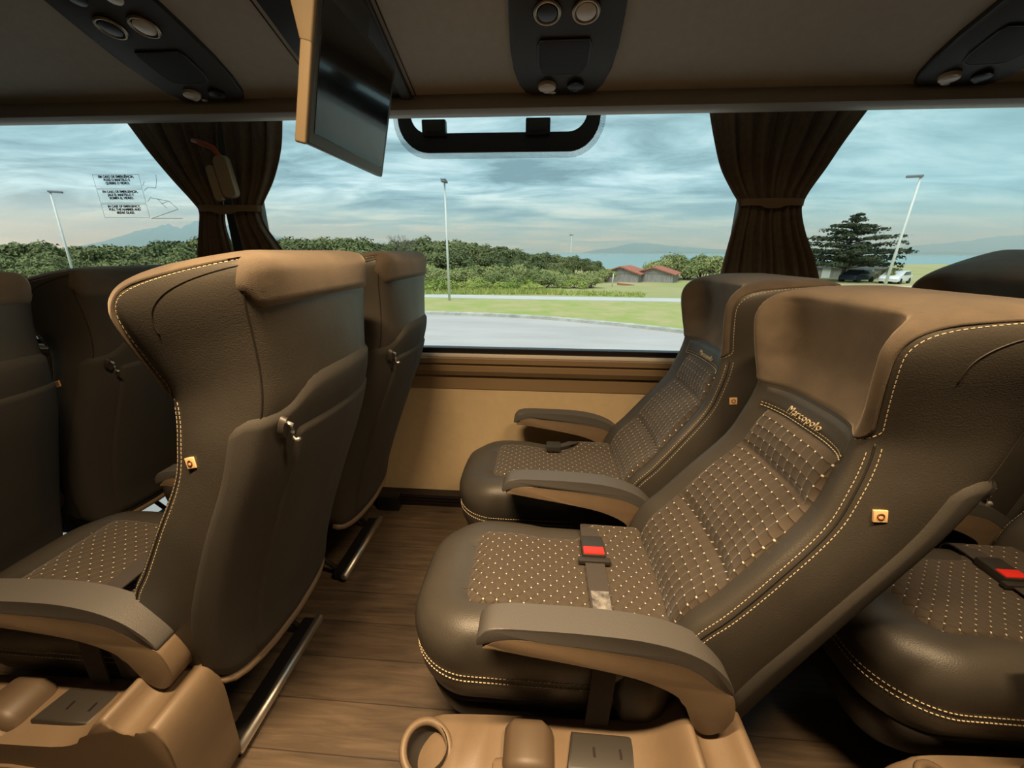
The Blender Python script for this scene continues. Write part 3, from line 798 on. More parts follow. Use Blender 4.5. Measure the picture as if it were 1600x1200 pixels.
for i, (x, lab) in enumerate(UN):
    o = u0 if i == 0 else copy_tree(u0)
    o.location = (x, 0, 0); tag(o, lab, 'service panel', 'overhead service panels along the rack')
# rack panel joints
for i, x in enumerate((-.405, -.70)):
    V, F = tube_vf([rk(x, .0, .0008), rk(x, .45, .0008)], .0022, 5); struct(mesh('trim_%d' % (i + 7), V, F, M['seam']))

# ------------------------------------------------------------------ hanging monitor
tv = empty('monitor', (-.462, 1.04, 1.388), 'thin flat monitor hanging from the luggage rack, dark screen', 'monitor')
TY0, TY1 = -.19, .19
tl = R(13.5); H = .262
def tvm(): return Matrix.Rotation(tl, 4, 'Y')
bm = bmesh.new(); bm_box(bm, -.022, 0, TY0, TY1, 0, H, .006, 3); bm.transform(tvm()); from_bm('casing', bm, M['plastic_dark'], tv)
bm = bmesh.new(); bm_box(bm, -.024, -.002, TY0 - .006, TY0 + .004, -.003, H, .004, 3); bm.transform(tvm()); from_bm('side_cover', bm, M['tv_tan'], tv)
bm = bmesh.new(); bm_box(bm, -.001, .0015, TY0 + .018, TY1 - .018, .022, H - .012, .0005, 1); bm.transform(tvm()); from_bm('screen', bm, M['screen'], tv)
bm = bmesh.new(); bm_prism(bm, [(-.0245, H - .10), (-.0015, H - .10), (.0, H + .185), (-.11, H + .185), (-.075, H + .04), (-.05, H - .03)], TY0 - .007, TY0 + .006, 'y', .003); bm.transform(tvm()); from_bm('bracket', bm, M['tv_tan'], tv)
bm = bmesh.new(); bm_box(bm, -.03, .0, TY0 + .02, .02, H - .01, H + .045, .004); bm.transform(tvm()); from_bm('hinge', bm, M['plastic_black'], tv)
bm = bmesh.new(); bm_prism(bm, [(-.26, .004), (.0, .004), (.0, .44), (-.26, .44)], .0, .012, 'z', .003)
mt = frame(rk(-.42, 0), (1, 0, 0), SLOPE); mt2 = Matrix.Translation((.462, -1.04, -1.388)) @ mt; bm.transform(mt2); from_bm('recess_plate', bm, M['plastic_black'], tv)
bm = bmesh.new(); bm_prism(bm, [(-.030, .004), (.006, .004), (.006, .44), (-.030, .44)], .0, .020, 'z', .008); bm.transform(mt2); from_bm('recess_lip', bm, M['unit'], tv)

# ------------------------------------------------------------------ vent hatch printed and clipped on the glass
def rrect(x0, x1, z0, z1, r, n=8):
    P = []
    for cx, cz, a0 in ((x1 - r, z1 - r, 0), (x0 + r, z1 - r, 90), (x0 + r, z0 + r, 180), (x1 - r, z0 + r, 270)):
        for k in range(n + 1): a = R(a0 + 90 * k / n); P.append((cx + r * math.cos(a), cz + r * math.sin(a)))
    return P
def ring_plate(name, o, i, y0, y1, m, parent=None):
    n = len(o); V = [(x, y0, z) for x, z in o] + [(x, y0, z) for x, z in i] + [(x, y1, z) for x, z in o] + [(x, y1, z) for x, z in i]; F = []
    for k in range(n):
        j = (k + 1) % n
        F += [(k, j, n + j, n + k), (2 * n + k, 3 * n + k, 3 * n + j, 2 * n + j), (k, 2 * n + k, 2 * n + j, j), (n + k, n + j, 3 * n + j, 3 * n + k)]
    return mesh(name, V, F, m, parent, smooth=False)
hx0, hx1, hz0 = -.555, .195, 1.545
ha = empty('vent_hatch', ((hx0 + hx1) / 2, YWALL + .012, hz0), 'black rounded vent hatch frame with two clips at the top of the clear window', 'window hatch')
off = np.array([(hx0 + hx1) / 2, YWALL + .012, hz0])
O = rrect(hx0 - off[0], hx1 - off[0], 0, .40, .11); I = rrect(hx0 + .048 - off[0], hx1 - .048 - off[0], .064, .352, .065)
ring_plate('hatch_frame', O, I, -.008, .002, M['gasket'], ha)
ring_plate('dotted_border', rrect(hx0 - .020 - off[0], hx1 + .020 - off[0], -.020, .42, .13), O, .001, .002, M['frit'], ha)
for x in (-.415, -.03):
    x -= off[0]
    c = box('clip', x - .045, x + .045, -.030, .0, .050, .105, M['plastic_black'], ha, bev=.006)
    box('clip_latch', x - .03, x + .03, -.040, -.028, .062, .095, M['unit'], c, bev=.004)
# etched maker's mark on the glass: short illegible bars
V = []; F = []
def bar(x0, x1, z0, z1, y=-.003):
    k = len(V); V.extend([(x0, y, z0), (x1, y, z0), (x1, y, z1), (x0, y, z1)]); F.append((k, k + 1, k + 2, k + 3))
mx, mz = -.455 - off[0], .118
for i, w in enumerate((.010, .02, .026, .03, .034, .030, .036)): bar(mx - w / 2, mx + w / 2, mz + .055 - i * .009, mz + .060 - i * .009)
bar(mx - .006, mx - .003, mz + .06, mz + .075); mesh('etched_mark', V, F, M['ink'], ha, smooth=False)

# ------------------------------------------------------------------ emergency notice on the left pane
nt_ = empty('emergency_notice', (-1.75, YWALL + .012, 1.40), 'transparent emergency notice with black lettering stuck on the left window', 'notice')
V = []; F = []
nw, nh = .205, .052
for i in range(3):
    z1 = .082 - i * .056; z0 = z1 - nh; x0, x1 = -.11, -.11 + nw; t = .0012
    for a in ((x0, x1, z0, z0 + t), (x0, x1, z1 - t, z1), (x0, x0 + t, z0, z1), (x1 - t, x1, z0, z1)): bar(*a, y=-.0005)
mesh('notice_border', V, F, M['ink'], nt_, smooth=False)
for i, s in enumerate(('EM CASO DE EMERGÊNCIA,\nPUXE O MARTELO E\nQUEBRE O VIDRO.', 'EN CASO DE EMERGENCIA,\nJALE EL MARTILLO Y\nROMPA EL VIDRIO.', 'IN CASE OF EMERGENCY,\nPULL THE HAMMER AND\nBREAK GLASS.')):
    text_mesh('notice_text', s, .0128, M['ink'], nt_, mtx=frame((-.11 + nw / 2, -.001, .082 - i * .056 - .021), (1, 0, 0), (0, 0, 1)), ext=.0003, line=.95, offset=.0006)
V = []; F = []
def line(p, q, w=.0016, y=-.0005):
    d = np.array(q) - np.array(p); L = np.linalg.norm(d); n = np.array([-d[1], d[0]]) / L * w / 2; k = len(V)
    for a in (p + n, q + n, q - n, p - n): V.append((a[0], y, a[1]))
    F.append((k, k + 1, k + 2, k + 3))
for p, q in (((.10, .02), (.12, .034)), ((.12, .034), (.155, .030)), ((.155, .03), (.165, .055)), ((.165, .055), (.17, .08)), ((.105, -.02), (.12, -.005)), ((.12, -.005), (.20, -.02)), ((.20, -.02), (.23, -.05)), ((.105, -.085), (.23, -.05)), ((.15, -.01), (.18, -.045)), ((.10, -.085), (.24, -.085)), ((.16, -.03), (.19, -.02)), ((.10, .04), (.112, .055))):
    line(np.array(p), np.array(q))
mesh('notice_drawing', V, F, M['ink'], nt_, smooth=False)

# ------------------------------------------------------------------ curtains
def curtain_panel(name, rows, parent, npl, seed, y0=YWALL - .055):
    """rows: (z, x left, x right, fold depth)"""
    r = np.random.default_rng(seed)
    rows = cr(rows, 8); V = []; F = []; nx = 120
    ph = r.uniform(0, 6, 4); am = r.uniform(.5, 1, 4)
    ys = []
    for z, a, b, d in rows:
        for i in range(nx):
            u = i / (nx - 1)
            f = math.sin(2 * math.pi * npl * u + ph[0]) * .6 + .35 * math.sin(2 * math.pi * npl * 1.7 * u + ph[1] + z * 3) + .25 * math.sin(2 * math.pi * npl * .6 * u + ph[2])
            V.append((a + (b - a) * (u + .012 * math.sin(6 * math.pi * u + ph[3])), y0 - d * f - .004, z))
    n = len(rows)
    for j in range(n - 1):
        for i in range(nx - 1): F.append((j * nx + i, j * nx + i + 1, (j + 1) * nx + i + 1, (j + 1) * nx + i))
    o = mesh(name, V, F, M['curtain'], parent)
    sm = o.modifiers.new('thick', 'SOLIDIFY'); sm.thickness = .003
    return o
def tieback(parent, x0, x1, z, y0=YWALL - .055):
    n = 25; V = []; F = []
    for i in range(n):
        u = i / (n - 1); x = x0 + (x1 - x0) * u; y = y0 - .030 * math.sin(math.pi * u) ** .5 - .002 * math.sin(9 * u)
        dz = -.010 * math.exp(-((u - .48) / .16) ** 4)
        for (a, b) in ((0, .011), (-.004, .011), (-.004, -.012 + dz), (0, -.012 + dz)): V.append((x, y + a, z + b))
    for i in range(n - 1):
        for k in range(4): F.append((i * 4 + k, i * 4 + (k + 1) % 4, i * 4 + 4 + (k + 1) % 4, i * 4 + 4 + k))
    F += [(0, 1, 2, 3), tuple(4 * (n - 1) + k for k in (3, 2, 1, 0))]
    return mesh('tieback', V, F, M['tie'], parent, smooth=False)
ORG = Matrix.Identity(4)
cl = empty('curtain', (0, 0, 0), 'dark brown tied curtain around the left pillar, hammer holder between its folds', 'curtain', 'tied window curtains')
curtain_panel('curtain_panel', [(1.74,-1.64,-1.20,.016),(1.65,-1.575,-1.215,.017),(1.55,-1.515,-1.235,.016),(1.45,-1.445,-1.25,.013),(1.37,-1.383,-1.258,.010),(1.335,-1.365,-1.262,.009),(1.28,-1.378,-1.272,.011),(1.18,-1.41,-1.262,.014),(1.0,-1.46,-1.25,.016),(.82,-1.49,-1.25,.016)], cl, 5, 3)
curtain_panel('curtain_panel', [(1.74,-1.21,-.955,.016),(1.65,-1.215,-.972,.017),(1.55,-1.22,-.995,.016),(1.45,-1.225,-1.04,.013),(1.37,-1.23,-1.095,.010),(1.335,-1.232,-1.112,.009),(1.28,-1.228,-1.105,.011),(1.18,-1.222,-1.05,.014),(1.0,-1.21,-.99,.016),(.82,-1.20,-.97,.016)], cl, 4, 5)
tieback(cl, -1.372, -1.105, 1.345)
cr_ = empty('curtain', (0, 0, 0), 'dark brown tied curtain at the right pillar, behind the reclined seats', 'curtain', 'tied window curtains')
curtain_panel('curtain_panel', [(1.74,.52,1.12,.016),(1.65,.545,1.065,.017),(1.55,.58,1.01,.016),(1.47,.615,.972,.014),(1.40,.665,.935,.011),(1.362,.695,.922,.009),(1.33,.70,.922,.009),(1.26,.69,.95,.012),(1.15,.678,1.01,.014),(1.0,.665,1.07,.016),(.82,.65,1.10,.016)], cr_, 8, 11)
tieback(cr_, .70, .925, 1.362)
# emergency hammer holder hanging between the left curtain halves
hm = empty('hammer_holder', (-1.205, YWALL - .10, 1.395), 'pale plastic emergency hammer holder with red handle between the left curtain folds', 'emergency hammer')
HY = YWALL - .115
bm = bmesh.new(); bm_prism(bm, rrect(.0, .052, -.02, .12, .014), -.026, .0, 'y', .005); bm.transform(Matrix.Rotation(R(-7), 4, 'Y')); from_bm('case', bm, M['cream'], hm)
bm = bmesh.new(); bm_prism(bm, rrect(-.040, -.008, -.025, .095, .010), -.022, -.004, 'y', .004); bm.transform(Matrix.Rotation(R(-7), 4, 'Y')); from_bm('cover', bm, M['cream'], hm)
V, F = tube_vf([(-.085, -.012, .175), (-.05, -.014, .165), (-.01, -.014, .150), (.015, -.012, .11)], [.007, .010, .010, .009], 10); mesh('hammer_handle', V, F, M['red_plastic'], hm)

# ------------------------------------------------------------------ outside: ground, road, sea
GZ = -2.0
CAMZ = 1.19
def strip(name, near, far, z, m, seg=1):
    """ground sheet between two polylines"""
    V = [(x, y, z) for x, y in near] + [(x, y, z) for x, y in far]; n = len(near)
    F = [(i, i + 1, n + i + 1, n + i) for i in range(n - 1)]
    return struct(mesh(name, V, F, m, smooth=False))
def slab(name, pts, z0, z1, m):
    bm = bmesh.new(); bm_prism(bm, pts, z0, z1, 'z'); return struct(from_bm(name, bm, m, smooth=False))
CURB = [(-60, 30.5), (-30, 24.2), (-14, 21.6), (-6, 20.9), (-1, 20.2), (3, 18.6), (6.2, 16.7), (12, 12.6), (20, 6.0), (34, -8)]
slab('road', [(-70, -25), (34, -25)] + [(x, y + .05) for x, y in CURB[::-1]] + [(-70, 32)], GZ - .3, GZ, M['road'])
cv = cr(CURB, 6); V = []; F = []
for i, (x, y) in enumerate(cv):
    t = cv[min(i + 1, len(cv) - 1)] - cv[max(i - 1, 0)]; t /= np.linalg.norm(t); n = np.array([-t[1], t[0]])
    for d, z in ((-.13, GZ - .1), (-.13, GZ + .13), (.13, GZ + .15), (.13, GZ - .1)): V.append((x + n[0] * d, y + n[1] * d, z))
for i in range(len(cv) - 1):
    for k in range(4): F.append((i * 4 + k, i * 4 + (k + 1) % 4, i * 4 + 4 + (k + 1) % 4, i * 4 + 4 + k))
struct(mesh('kerb', V, F, M['kerb'], smooth=False))
slab('lawn', [(x, y + .1) for x, y in CURB] + [(140, -8), (140, 62), (-110, 62), (-110, 31)], GZ - .28, GZ + .05, M['lawn'])
PATH = [(-90, 37), (-40, 31.2), (-20, 29.2), (-6, 28.0), (4, 27.6), (14, 27.4), (30, 27.8), (60, 30), (110, 34)]
pc = cr(PATH, 4); V = []; F = []
for i, (x, y) in enumerate(pc):
    for d, z in ((0, GZ + .03), (0, GZ + .09), (2.1, GZ + .09), (2.1, GZ + .03)): V.append((x, y + d, z))
for i in range(len(pc) - 1):
    for k in range(4): F.append((i * 4 + k, i * 4 + (k + 1) % 4, i * 4 + 4 + (k + 1) % 4, i * 4 + 4 + k))
struct(mesh('footpath', V, F, M['path'], smooth=False))
slab('field', [(-260, 32), (-90, 40), (-20, 31.5), (14, 29.6), (60, 32.2), (140, 37), (260, 60), (260, 200), (110, 135), (40, 90), (14, 84), (-10, 105), (-60, 150), (-260, 170)], GZ - .3, GZ + .06, M['field'])
slab('sand', [(13, 33), (26, 33.5), (70, 41), (90, 52), (30, 43), (14, 39)], GZ, GZ + .10, M['sand'])
slab('sea', [(-3000, 82), (4500, 82), (4500, 4200), (-3000, 4200)], -5.4, -5.0, M['sea'])

def ridge(name, pts, y, depth, m, z0=-6):
    P = cr(pts, 10); V = []; F = []; n = len(P); r = np.random.default_rng(len(pts) * 7)
    prof = [(-1, 0.0), (-.55, .45), (-.25, .82), (0, 1.0), (.4, .6), (1, 0)]
    for i, (x, z) in enumerate(P):
        for q, h in prof: V.append((x, y + q * depth + r.normal() * depth * .03, z0 + (z - z0) * h * (1 + r.normal() * .03)))
    k = len(prof)
    for i in range(n - 1):
        for j in range(k - 1): F.append((i * k + j, (i + 1) * k + j, (i + 1) * k + j + 1, i * k + j + 1))
    return struct(mesh(name, V, F, m))
def az(a, y): return y * math.tan(R(a))
def ridge_az(name, pts, y, depth):
    return ridge(name, [(az(a, y), CAMZ + y / math.cos(R(a)) * math.tan(R(e))) for a, e in pts], y, depth, M['hill'])
ridge_az('mountain_east', [(5, -.2), (7, .25), (9, .5), (11, .95), (13, 1.15), (15, .95), (17, .7), (20, .5), (24, .3), (28, .15), (32, .1)], 3600, 300)
ridge_az('mountain_south', [(30, .1), (36, .35), (40, .8), (42, 1.0), (44, 1.3), (46, 1.6), (48, 1.2), (52, .7), (56, .4)], 3600, 300)
ridge_az('mountain_west', [(-50, 0), (-47, 1.2), (-45.4, 1.8), (-44, 2.2), (-43, 2.5), (-42, 2.15), (-41, 2.7), (-40, 2.95), (-38, 2.6), (-36, 2.3), (-33, 1.5), (-29, .2)], 3000, 300)
ridge_az('mountain_shore', [(3, -.18), (8, -.06), (12, -.02), (16, .12), (20, .05), (30, .12), (36, .05), (42, .15), (50, .05)], 2900, 120)

# sea haze between the shore and the far mountains
hm_, hnt, hb, ho = nodes('sea_haze')
vsn = hnt.nodes.new('ShaderNodeVolumeScatter'); vsn.inputs['Color'].default_value = (.30, .62, 1, 1); vsn.inputs['Density'].default_value = .0011
hnt.nodes.remove(hb); hnt.links.new(vsn.outputs[0], ho.inputs['Volume'])
hz_ = box('sea_haze', -3600, 4600, 1300, 4400, -5.5, 190, hm_); struct(hz_); hz_['kind'] = 'stuff'; tag(hz_, 'blue sea haze in front of the far mountains', 'haze')

# ------------------------------------------------------------------ plants
def leaf_blob(lobes, n, size, seed, flat=.5):
    r = np.random.default_rng(seed); V = []; F = []
    w = np.array([l[3] ** 2 for l in lobes]); w = w / w.sum()
    for _ in range(n):
        l = lobes[r.choice(len(lobes), p=w)]
        d = r.normal(size=3); d /= np.linalg.norm(d)
        if d[2] < -.35: d[2] = -d[2]
        rad = l[3] * (1 - .35 * r.random() ** 2) * (1 + .10 * math.sin(5 * d[0] + 3 * d[1]) + .1 * r.normal())
        c = np.array(l[:3]) + d * rad * np.array([1, 1, l[4]])
        c[2] = max(c[2], .03)
        a = r.normal(size=3) + d * .2; a -= d * (a @ d) * .6; a /= np.linalg.norm(a)
        b = np.cross(a, d + r.normal(size=3) * .5); b /= np.linalg.norm(b)
        s = size * (.6 + .8 * r.random()); k = len(V)
        V += [c - a * s * .5, c + b * s * .26 + d * s * .08, c + a * s * .5, c - b * s * .26 + d * s * .08]
        F.append((k, k + 1, k + 2, k + 3))
    return V, F
def stems_vf(lobes, seed, r0=.06):
    r = np.random.default_rng(seed); V = []; F = []
    for l in lobes:
        p0 = np.array([l[0] * .15, l[1] * .15, -.05]); p2 = np.array(l[:3]) + np.array([0, 0, l[3] * .4]); p1 = (p0 + p2) / 2 + r.normal(size=3) * .12
        tube_vf(cr([p0, p1, p2], 3), list(np.linspace(r0, r0 * .3, 7)), 6, V, F)
    return V, F
def lobes(n, w, h, seed, r=.8):
    g = np.random.default_rng(seed); out = []
    for i in range(n):
        a = g.uniform(0, 6.28); d = w * math.sqrt(g.random()) * .75
        q = r * g.uniform(.7, 1.2); zt = h * (1 - .4 * (d / w)) * g.uniform(.7, 1)
        out.append((d * math.cos(a), d * math.sin(a), max(q * .6, zt - q * .8), q, g.uniform(.7, .95)))
    return out
def plant(name, lb, n, size, leafm, seed):
    o = bpy.data.objects.new(name, None); COL.objects.link(o)
    V, F = leaf_blob(lb, n, size, seed); mesh('foliage', V, F, leafm, o, smooth=False)
    V, F = stems_vf(lb, seed); mesh('stem', V, F, M['bark'], o)
    return o
SRC = {}
for i in range(3): SRC['tree', i] = plant('thicket_tree', lobes(13, 2.4, 4.2, 20 + i, 1.05), 5200, .30, M['leaf_dark'], i)
for i in range(3): SRC['shrub', i] = plant('coastal_shrub', lobes(9, 1.8, 2.0, 40 + i, .75), 3600, .20, M['leaf_mid'], 10 + i)
for i in range(2): SRC['bush', i] = plant('low_bush', lobes(7, 1.5, 1.1, 60 + i, .5), 2600, .16, M['leaf_light'], 20 + i)
LAB = {'tree': ('dark green tree in the dense thicket along the horizon', 'tree', 'trees of the thicket beyond the footpath'),
       'shrub': ('mid green shrub in front of the taller thicket trees', 'shrub', 'shrubs in front of the thicket'),
       'bush': ('pale yellow-green low bush at the foot of the thicket', 'bush', 'low bushes at the edge of the thicket')}
first = set()
def put(kind, v, x, y, s, sz=1, lab=None, z=GZ + .05):
    src = SRC[kind, v]
    if (kind, v) in first: o = copy_tree(src)
    else: o = src; first.add((kind, v))
    o.location = (x, y, z); o.rotation_euler.z = random.uniform(0, 6.28); o.scale = (s, s, s * sz)
    l = LAB[kind]; tag(o, lab or l[0], l[1], None if lab else l[2])
    return o
def at(a, d): return d * math.sin(R(a)), d * math.cos(R(a))
# skyline of the thicket as (azimuth, elevation of the tops)
SKY = [(-60, 1.5), (-54.5, 1.4), (-49, 1.05), (-45.5, 1.35), (-41, 2.3), (-33, 2.2), (-30, 2.4), (-25, 2.5), (-21, 2.05), (-17, 2.4), (-12.8, 2.6), (-9.4, 2.0), (-6, 1.4), (-1.6, .75), (2.8, .05), (6.2, -.4), (8.8, -1.4)]
sa, se = np.array(SKY).T
k = 0
for a in np.arange(-59, 7.6, 1.35):
    d = random.uniform(52, 60) + (6 if a > 0 else 0); e = np.interp(a, sa, se); x, y = at(a, d)
    h = CAMZ + d * math.tan(R(e)) - GZ
    put('tree', k % 3, x, y, max(.55, h / 4.55) * random.uniform(.97, 1.05)); k += 1
for a in np.arange(-58, 3, 2.6):
    d = random.uniform(43, 48); e = np.interp(a, sa, se) - random.uniform(.9, 1.7); x, y = at(a, d)
    h = CAMZ + d * math.tan(R(e)) - GZ
    put('tree', k % 3, x, y, max(.4, h / 4.55)); k += 1
for a in np.arange(-58, 9.2, 1.9):
    d = random.uniform(41, 46); x, y = at(a, d)
    put('shrub', k % 3, x, y, random.uniform(.85, 1.1) * (1 if a < 4 else .75)); k += 1
for a in np.arange(-57, 8.5, 2.2):
    d = random.uniform(36.5, 39.5); x, y = at(a, d)
    put('shrub' if k % 3 else 'bush', k % 2, x, y, random.uniform(.75, 1.0) * (1 if a < 2 else .8)); k += 1
for a in np.arange(-56, 1, 2.6):
    d = random.uniform(33.4, 35.2); x, y = at(a, d)
    put('bush', k % 2, x, y, random.uniform(.75, 1.0)); k += 1
# tall rough grass between the footpath and the bushes
g = np.random.default_rng(33); V = []; F = []
for _ in range(9000):
    a = g.uniform(-58, 14); d = (31.0 + 3.2 * g.random() ** 1.3) * (1 + .0022 * max(0, -a - 14)); x, y = at(a, d); h = g.uniform(.15, .5) * (1 if a < 3 else .6); w = g.uniform(.02, .05); t = g.uniform(0, 3.14); lx, ly = g.normal(size=2) * .12
    q = len(V); V += [(x - w * math.cos(t), y - w * math.sin(t), GZ + .04), (x + w * math.cos(t), y + w * math.sin(t), GZ + .04), (x + lx, y + ly, GZ + .05 + h)]; F.append((q, q + 1, q + 2))
tg_ = mesh('tall_grass', V, F, M['leaf_light'], smooth=False); tag(tg_, 'rough tall grass between the pale footpath and the bushes', 'grass', None, 'stuff')
LAB['shrub'] = ('pale green shore tree beside the sheds, in front of the sea', 'tree', 'shore trees beside the sheds')
for a, d, s in ((15.6, 54, 1.1), (17.2, 56, 1.25), (18.9, 54, 1.15), (20.6, 57, 1.3), (22.4, 55, 1.2), (24.2, 56, 1.2), (28.5, 60, 1.0), (38.5, 62, .7), (45, 60, .8), (50, 62, .9)):
    x, y = at(a, d); put('shrub', k % 3, x, y, s, 1.35); k += 1
# bare twiggy tree above the thicket
V = []; F = []; g = np.random.default_rng(5)
def branch(p, d, L, r, n):
    q = p + d * L; tube_vf([p, (p + q) / 2 + g.normal(size=3) * L * .04, q], [r, r * .8, r * .6], 5, V, F)
    if n:
        for _ in range(3):
            dd = d + g.normal(size=3) * .45; dd[2] = abs(dd[2]) * .8 + .25; branch(q, dd / np.linalg.norm(dd), L * .72, r * .6, n - 1)
branch(np.zeros(3), np.array([0, 0, 1.]), 1.7, .07, 5)
x, y = at(-19.5, 49)
bt = mesh('bare_tree', V, F, M['twig'], loc=(x, y, GZ)); bt.scale = (1.1, 1.1, .98); tag(bt, 'leafless twiggy grey tree standing above the thicket, right of the left curtain', 'tree')
# tiered almond tree
ta = empty('tiered_tree', (*at(34.6, 62), GZ), 'tall dark tree with flat tiered branches right of the right curtain', 'tree')
V, F = tube_vf([(0, 0, 0), (.1, 0, 3), (0, .1, 6), (.1, 0, 9.2)], [.28, .22, .14, .05], 8)
g = np.random.default_rng(9); LV_ = []; LF = []; lb = []
for z, rad, nb in ((2.2, 4.2, 9), (3.0, 4.4, 10), (3.9, 4.3, 10), (4.8, 4.0, 9), (5.7, 3.9, 9), (6.7, 2.9, 7), (7.6, 2.1, 6), (8.4, 1.25, 5), (9.1, .5, 4)):
    for b in range(nb):
        a = 6.28 * b / nb + g.uniform(-.3, .3); rr = rad * g.uniform(.75, 1.1); tip = np.array([rr * math.cos(a), rr * math.sin(a), z + .10 * rr + g.uniform(-.35, .35)])
        tube_vf([(0, 0, z - .3), tip * np.array([.5, .5, 1]) - np.array([0, 0, .05]), tip], [.09, .06, .03], 5, V, F)
        for f in (.45, .7, .95): lb.append((tip[0] * f, tip[1] * f, z + (tip[2] - z) * f, (.50 + .25 * g.random() + (.25 if z < 4 else 0)) if rad > 1.5 else .34, .5))
mesh('trunk', V, F, M['bark'], ta)
V, F = leaf_blob(lb, 11000, .34, 77); mesh('foliage', V, F, M['leaf_pine'], ta, smooth=False)
ta.scale = (1.08, 1.08, .79)

# ------------------------------------------------------------------ lamp posts, sheds, cars
def lamp_post(a, d, h, lab, heads=1, lean=0, group='street lamp posts beyond the bus', r=.085):
    x, y = at(a, d); o = empty('street_lamp', (x, y, GZ), lab, 'lamp post', group)
    V, F = tube_vf([(0, 0, 0), (0, 0, h)], [r, r * .62], 10); mesh('pole', V, F, M['pole'], o)
    for s in ((1,) if heads == 1 else (1, -1)):
        bm = bmesh.new(); bm_box(bm, -.1 if heads == 1 else 0, .62 * s if heads == 1 else .42 * s, -.12, .12, h - .03, h + .09, .03); from_bm('lamp_head', bm, M['lamp_grey'], o)
    o.rotation_euler = (0, R(lean), 0); return o
lamp_post(-51.1, 43, 6.85, 'street lamp with pole tilting left, seen in the far left window', 1, 2.0).rotation_euler.z = R(30)
lamp_post(-13.0, 27.4, 7.25, 'slender upright street lamp in the middle of the clear window', 2, .6).rotation_euler.z = R(90)
lamp_post(38.2, 33.0, 7.2, 'street lamp with pole leaning right, seen in the right window', 1, -1.6).rotation_euler.z = R(150)
lamp_post(3.8, 92, 6.6, 'small distant street lamp beyond the end of the thicket', 2, 0)
lamp_post(35.3, 70, 5.4, 'short distant street lamp just right of the tiered tree', 2, 0)

def shed(a, d, w, dep, h, rh, rot, lab):
    x, y = at(a, d); o = empty('shed', (x, y, GZ), lab, 'shed', 'grey plank sheds by the shore'); o.rotation_euler.z = R(rot)
    box('wall', -w / 2, w / 2, -dep / 2, dep / 2, 0, h, M['shed_wall'], o)
    bm = bmesh.new(); bm_prism(bm, [(-w / 2 - .3, h - .1), (0, h + rh), (w / 2 + .3, h - .1), (w / 2 + .3, h), (0, h + rh + .14), (-w / 2 - .3, h)], -dep / 2 - .3, dep / 2 + .3, 'y'); from_bm('roof', bm, M['roof_tile'], o, smooth=False)
    bm = bmesh.new(); bm_prism(bm, [(-w / 2, h - .05), (0, h + rh - .04), (w / 2, h - .05)], -dep / 2, dep / 2, 'y'); from_bm('gable', bm, M['shed_wall'], o, smooth=False)
    return o
shed(11.2, 49, 4.0, 4.5, .95, .65, -25, 'grey plank shed with red tiled roof, at the end of the green thicket')
shed(15.2, 50, 4.2, 4.5, .95, .6, -25, 'grey plank shed with faded red roof, half behind the shore trees')
x, y = at(11.4, 42); db = box('driftwood', -.9, .9, -.12, .12, 0, .16, M['roof_tile'], bev=.03); db.location = (x, y, GZ + .05); db.rotation_euler = (0, R(6), R(12)); tag(db, 'reddish fallen timber lying on the sand before the sheds', 'timber')
x, y = at(9.6, 40); tube('post_stub', [(0, 0, 0), (.05, 0, 1.25)], [.05, .04], M['pole']).location = (x, y, GZ); tag(bpy.data.objects['post_stub'], 'short pale wooden post at the right end of the thicket', 'post')
hs = empty('house', (*at(34.5, 72), GZ), 'low grey house behind the parked cars, under the tiered tree', 'house')
box('wall', -5, 5, -3, 3, 0, 1.4, M['shed_wall'], hs)
bm = bmesh.new(); bm_prism(bm, [(-5.4, 1.35), (-2.5, 2.1), (2.5, 2.1), (5.4, 1.35)], -3.3, 3.3, 'y'); from_bm('roof', bm, M['lamp_grey'], hs, smooth=False); hs.rotation_euler.z = R(-32)
box('window', 2, 3, -3.05, -2.9, .6, 1.3, M['white_paint'], hs); box('door', -2.2, -1.3, -3.05, -2.9, 0, 1.3, M['white_paint'], hs)
def car(a, d, m, rot, lab):
    x, y = at(a, d); o = empty('car', (x, y, GZ), lab, 'car', 'cars parked by the house'); o.rotation_euler.z = R(rot)
    prism('body', [(-2.1,.32),(-2.15,.62),(-2.0,.85),(-1.1,.95),(-.6,1.38),(.9,1.42),(1.55,1.0),(2.1,.88),(2.15,.5),(2.05,.32)], -.85, .85, m, o, bev=.08)
    prism('windows', [(-1.0,.97),(-.55,1.32),(.85,1.36),(1.4,1.0)], -.87, .87, M['car_glass'], o, bev=.01)
    for wx in (-1.3, 1.3):
        for wy in (-.78, .78):
            bm = bmesh.new(); bmesh.ops.create_cone(bm, cap_ends=True, segments=18, radius1=.33, radius2=.33, depth=.2); bm.transform(Matrix.Translation((wx, wy, .33)) @ Matrix.Rotation(R(90), 4, 'X')); from_bm('wheel', bm, M['tyre'], o)
car(35.9, 62, M['car_dark'], 28, 'dark parked car under the tiered tree')
car(38.9, 62, M['car_white'], 36, 'white parked car right of the leaning lamp post')

